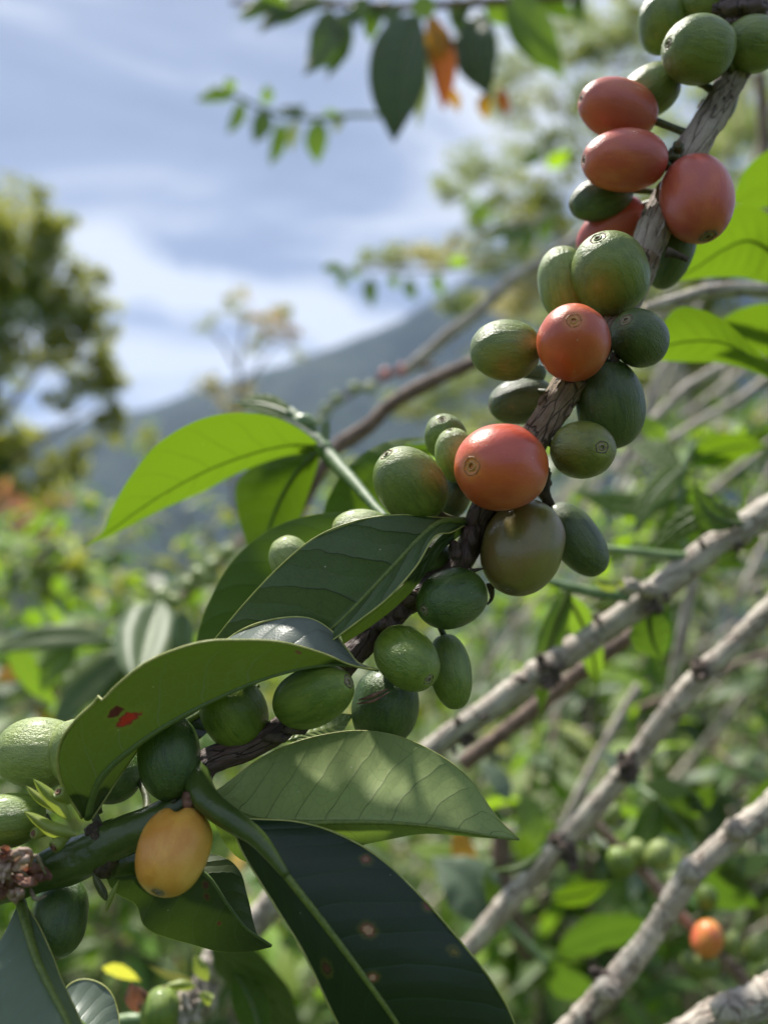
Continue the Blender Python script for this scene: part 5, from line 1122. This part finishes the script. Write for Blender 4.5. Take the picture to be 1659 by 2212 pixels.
shrub('coffee_shrub', 'coffee shrub behind the pale leaf tip, bottom centre', 450, 1250, 1750, 2400, .6, 1.0, 360, .055, [DK, MD, BR_, YL], [3.5, 4, 2.4, .25], seed=12)
shrub('coffee_shrub', 'coffee shrub behind the fork of the two upper grey branches', 1000, 1800, 1150, 1650, .8, 1.3, 380, .065, [DK, MD, BR_, 'leaf_waxy', SG], [3, 4, 2.2, 1.5, 2], seed=13)
shrub('coffee_shrub', 'coffee shrub at the right edge beside the tall dark green cherry', 1330, 1850, 850, 1250, .9, 1.5, 150, .07, [DK, MD, BR_], [2, 3, 2], seed=14)
shrub('coffee_shrub', 'coffee shrub behind the lower left cherries', -150, 480, 1380, 1800, .7, 1.2, 330, .06, [DK, MD, BR_, YL], [5, 4, 1.4, .3], seed=15)
shrub('coffee_shrub', 'coffee shrub under the green stem at the bottom left', 60, 700, 1880, 2380, .7, 1.2, 300, .055, [MD, DK, BR_, YL], [4, 3, 2, .4], seed=16)
shrub('leafy_bush', 'bush of mixed green leaves at left below the big tree', -250, 560, 1230, 1600, 2.0, 3.4, 900, .10, [DK, MD, BR_, OL], [3, 4, 1.3, 3], seed=17)
shrub('leafy_bush', 'grey green bush between the hanging leaf and the dark folded leaf', 250, 950, 1120, 1600, 3.2, 5.0, 900, .12, [OL, MD, DK, SG, YL], [5, 3, 3, 2, .15], seed=18)
shrub('leafy_bush', 'bright low bush at the left edge under the rust coloured one', -200, 160, 1120, 1330, 2.2, 3.2, 260, .12, [BR_, MD, SG], [4, 3, 2], seed=19)
shrub('rusty_bush', 'rust coloured bush at the left edge below the big tree', -60, 130, 1050, 1170, 5.5, 6.5, 130, .16, ['leaf_rust', OL], [6, 1], seed=20)
shrub('leafy_bush', 'large bush behind the middle of the fruiting branch', 700, 1500, 1000, 1500, 2.4, 3.8, 900, .11, [DK, MD, OL, SG, BR_], [2, 4, 3, 4, 1.5], seed=23)
shrub('leafy_bush', 'large shaded bush far right behind the coffee shrubs', 1250, 2050, 950, 1800, 2.6, 4.2, 1300, .12, [DK, MD, OL, SG, BR_], [2, 3, 3, 4, 2], seed=24)
shrub('leafy_bush', 'wide dark bush closing the view along the bottom', 300, 1900, 1600, 2500, 1.6, 2.6, 1500, .10, [DK, MD, BR_, OL], [3, 3, 2, 3], seed=29)
shrub('leafy_bush', 'bush at far left bottom behind the withered flower', -400, 420, 1650, 2500, 1.8, 2.8, 800, .10, [DK, MD, BR_, OL], [4, 3, 1.4, 2], seed=26)
shrub('leafy_bush', 'yellow green bush tips in front of the mountain foot', 270, 520, 930, 1010, 9, 11, 160, .16, [OL, BR_], [4, 1], seed=27)
# dry twiggy tangle
random.seed(31)
t = thing('twig_thicket', 'tangle of dry grey twigs in the lower right background', 'twigs', P(1450, 1700, 1.5)); off = t.location.copy()
for k in range(98):
    x, y, d = rnd(850, 1750), rnd(900, 2250), rnd(0.7, 1.5)
    a = P(x, y, d); dr = Vector((rnd(0.4, 1), rnd(-.4, .4), rnd(0.1, 1.3))).normalized(); L = rnd(0.15, 0.5)
    mb = MB(); tube(mb, [a, a + dr*L*0.5 + rdir()*0.02, a + dr*L], [rnd(.002, .005), .0025, .0015], 5, 8)
    mb.build('dry_twig', M['bark_pale'], t, off)
# undergrowth covering the slope
random.seed(33)
mb = MB()
for k in range(9000):
    a = R(rnd(40, 140)); r = 4.5*(60/4.5)**random.random()
    x, y = r*math.cos(a), r*math.sin(a); z = ground_h(x, y)
    s = 0.10 + r*0.012
    h = random.random()**1.5*(0.9 + r*0.10)
    rleaf(mb, Vector((x, y, z + h)), rdir(0.2), Vector((rnd(-.6, .6), rnd(-.6, .6), 1)), s*rnd(1, 2), s*rnd(.5, .9), rnd(.1, .5), .2, random.choice((0, 0, 1, 1, 2)), 3)
ug = mb.build('undergrowth', [M[DK], M[MD], M[OL]]); tag(ug, kind='stuff', label='green undergrowth covering the slope below the bushes', cat='undergrowth')

# the coffee row behind the viewpoint, which shades the near side of everything
random.seed(77)
mb = MB()
for k in range(1800):
    a = R(rnd(188, 352)); r = rnd(0.65, 2.4)
    x, y = r*math.cos(a), r*math.sin(a); z = ground_h(x, y) + rnd(0.0, 1.6)
    l = rnd(.09, .17)
    rleaf(mb, Vector((x, y, z)), rdir(-0.3), Vector((rnd(-.6, .6), rnd(-.6, .6), 1)), l, l*.42, rnd(.1, .5), .2, random.choice((0, 0, 0, 1)), 3)
hd = mb.build('coffee_row', [M[DK], M[MD]]); tag(hd, kind='stuff', label='dark row of coffee foliage behind the viewpoint', cat='foliage')

# ------------------------------------------------------------------ trees
def tree(name, label, cat, base, trunk_r, limbs, blobs, mats, wts, nleaf, ls, seed, per=1.0, group=None, tm='trunk_far', wr=0.5):
    """limbs: lists of world points; blobs: (centre, radii) of leaf clumps"""
    random.seed(seed)
    t = thing(name, label, cat, base, group); off = Vector(base)
    mb = MB()
    for pts, r0, r1 in limbs: tube(mb, pts, [r0, (r0+r1)/2, r1], 8, 24, lambda p, a, L, r: 0.12*noise.noise(p*2))
    # fine twigs inside clumps
    for c0, rad in blobs:
        for q in range(3):
            e0 = c0 + Vector((rnd(-1, 1)*rad.x, rnd(-1, 1)*rad.y, rnd(-1, 1)*rad.z))*0.8
            tube(mb, [c0 - Vector((0, 0, rad.z*0.5)), (c0+e0)/2, e0], [trunk_r*0.12, trunk_r*0.07, trunk_r*0.03], 4, 6)
    mb.build('trunk', M[tm], t, off)
    mb = MB(); tot = sum(r.x*r.z for _, r in blobs)
    for c0, rad in blobs:
        n = int(nleaf*rad.x*rad.z/tot)
        mb_i = random.choices(range(len(mats)), wts)[0]
        subs = [(c0 + Vector((rnd(-1, 1)*rad.x, rnd(-1, 1)*rad.y, rnd(-1, 1)*rad.z))*0.8, rnd(0.2, 0.55)) for _ in range(max(5, n//45))]
        for q in range(n):
            sc0, sr = random.choice(subs)
            v = rdir()*(random.random()**0.5)*sr
            p = sc0 + Vector((v.x*rad.x, v.y*rad.y, v.z*rad.z))
            mi = mb_i if random.random() < 0.6 else random.choices(range(len(mats)), wts)[0]
            rleaf(mb, p, rdir(-0.2), rdir(0.8), ls*rnd(0.7, 1.4), ls*wr*rnd(0.7, 1.3), rnd(0, .4), rnd(0, .3), mi, 2)
    mb.build('crown', [M[k] for k in mats], t, off)
    return t
def BL(x, y, d, rx, rz, ry=None):
    k = d/VW
    return (P(x, y, d), Vector((rx*k, (ry or (rx+rz)/2)*k, rz*k)))
D = 26.0
b0 = P(-60, 1202, D); b0.z = ground_h(b0.x, b0.y)
tree('big_tree', 'big olive green tree at the left edge with gaps of sky in its lower crown', 'tree', b0, .30,
     [([b0, P(-60, 1150, D), P(-20, 900, D), P(10, 700, D), P(30, 520, D)], .34, .05), ([P(-30, 950, D), P(60, 830, D), P(150, 720, D)], .16, .03), ([P(-20, 1050, D), P(80, 960, D), P(200, 880, D), P(240, 850, D)], .14, .02), ([P(-40, 1100, D), P(60, 1040, D), P(130, 1000, D)], .12, .02)],
     [BL(20, 480, D, 95, 75), BL(-60, 560, D, 100, 120), BL(70, 560, D, 85, 80), BL(130, 620, D, 70, 60), BL(40, 660, D, 110, 80), BL(150, 700, D, 80, 60), BL(190, 760, D, 60, 45), BL(90, 760, D, 90, 50), BL(-20, 780, D, 80, 60), BL(215, 600, D, 20, 25),
      BL(180, 820, D, 50, 35), BL(245, 850, D, 35, 45), BL(-30, 880, D, 60, 60), BL(30, 960, D, 60, 50), BL(-40, 1020, D, 80, 90), BL(60, 1060, D, 70, 60), BL(130, 1010, D, 60, 40), BL(170, 960, D, 30, 30), BL(-80, 1120, D, 90, 80), BL(90, 1130, D, 50, 40), BL(-80, 700, D, 70, 90), BL(200, 690, D, 60, 40), BL(235, 800, D, 45, 40), BL(110, 500, D, 60, 40), BL(220, 920, D, 50, 40), BL(150, 860, D, 50, 30)],
     ['leaf_far_gold', MD, SG, OL], [5, 1, 1.5, 2.5], 19000, .24, 41)
D = 17.0
b0 = P(510, 1202, D); b0.z = ground_h(b0.x, b0.y)
tree('flowering_tree', 'slender tree with pale blossom standing before the mountain ridge', 'tree', b0, .08,
     [([b0, P(508, 1000, D), P(512, 880, D), P(520, 760, D), P(530, 690, D)], .10, .03), ([P(512, 860, D), P(560, 790, D), P(600, 740, D)], .05, .02), ([P(510, 900, D), P(470, 850, D), P(440, 820, D)], .05, .02), ([P(515, 800, D), P(480, 740, D), P(450, 710, D)], .04, .02)],
     [BL(520, 672, D, 50, 26), BL(575, 690, D, 45, 30), BL(450, 700, D, 28, 24), BL(620, 720, D, 38, 26), BL(555, 740, D, 36, 22), BL(600, 660, D, 40, 22), BL(440, 820, D, 34, 22), BL(480, 845, D, 40, 20), BL(510, 640, D, 40, 16), BL(540, 845, D, 30, 16), BL(500, 890, D, 36, 26), BL(640, 760, D, 24, 14)],
     ['blossom', SG, OL, YL], [5, 4, 3, .3], 1500, .11, 42)
# airy pale tree, upper right
D = 7.0
b0 = P(1500, 1202, D); b0.z = ground_h(b0.x, b0.y)
blobs = []
random.seed(55)
for (x, y, rx, rz) in ((1000, 400, 70, 30), (1060, 360, 80, 40), (960, 540, 90, 30), (900, 545, 80, 26), (820, 550, 50, 22), (1100, 440, 90, 40), (1180, 330, 90, 50), (1060, 560, 90, 40), (1160, 500, 90, 60), (1130, 230, 80, 50), (1240, 120, 90, 50), (1330, 80, 90, 60), (1200, 40, 90, 40),
                       (1600, 260, 80, 60), (1560, 400, 60, 50), (1640, 420, 50, 60), (1200, 600, 90, 50), (1080, 650, 80, 40), (1000, 660, 60, 30), (980, 640, 50, 24), (1640, 100, 60, 60), (1100, 140, 70, 40), (1380, 20, 80, 40), (1280, 240, 80, 60), (1180, 420, 80, 50), (1480, 20, 60, 40), (1400, 620, 80, 40), (1040, 800, 70, 50), (960, 870, 60, 40), (1120, 900, 60, 60), (880, 880, 60, 30), (1040, 470, 60, 30)):
    blobs.append(BL(x, y, D + rnd(-.6, .9), rx, rz))
tree('airy_tree', 'airy pale sage tree filling the upper right background', 'tree', b0, .05,
     [([b0, P(1480, 900, D), P(1400, 650, D), P(1300, 400, D), P(1200, 200, D)], .09, .02), ([P(1440, 780, D), P(1200, 640, D), P(1000, 560, D), P(850, 560, D)], .04, .008), ([P(1400, 650, D), P(1200, 500, D), P(1060, 400, D), P(990, 400, D)], .035, .006), ([P(1420, 700, D), P(1550, 400, D), P(1640, 100, D)], .05, .01),
      ([P(1340, 480, D), P(1330, 250, D), P(1350, 50, D)], .03, .006), ([P(1300, 400, D), P(1180, 300, D), P(1100, 200, D)], .02, .006), ([P(1460, 850, D), P(1200, 850, D), P(1000, 850, D), P(880, 880, D)], .03, .006)],
     blobs, [SG, OL, 'blossom', MD], [6, 2.2, 1.2, 1.4], 26000, .048, 43, tm='bark_pale')
# background tree wall behind the right side
D = 13.0
b0 = P(1500, 1202, D); b0.z = ground_h(b0.x, b0.y)
tree('tall_tree', 'tall grey green tree further behind on the right', 'tree', b0, .15, [([b0, P(1480, 900, D), P(1500, 600, D), P(1520, 300, D)], .2, .05), ([P(1490, 800, D), P(1300, 600, D), P(1200, 480, D)], .1, .02), ([P(1490, 700, D), P(1640, 500, D), P(1750, 350, D)], .1, .02)],
     [BL(1250, 700, D, 130, 60), BL(1400, 600, D, 140, 110), BL(1560, 500, D, 130, 130), BL(1600, 750, D, 150, 110), BL(1500, 300, D, 110, 110), BL(1650, 250, D, 110, 120), BL(1380, 420, D, 100, 80), BL(1280, 540, D, 80, 60), BL(1420, 840, D, 160, 80), BL(1620, 930, D, 160, 80), BL(1230, 850, D, 120, 60), BL(1050, 930, D, 110, 50), BL(1700, 60, D, 90, 90)],
     [SG, OL, MD, 'blossom'], [5, 3, 2, .6], 12000, .15, 44)
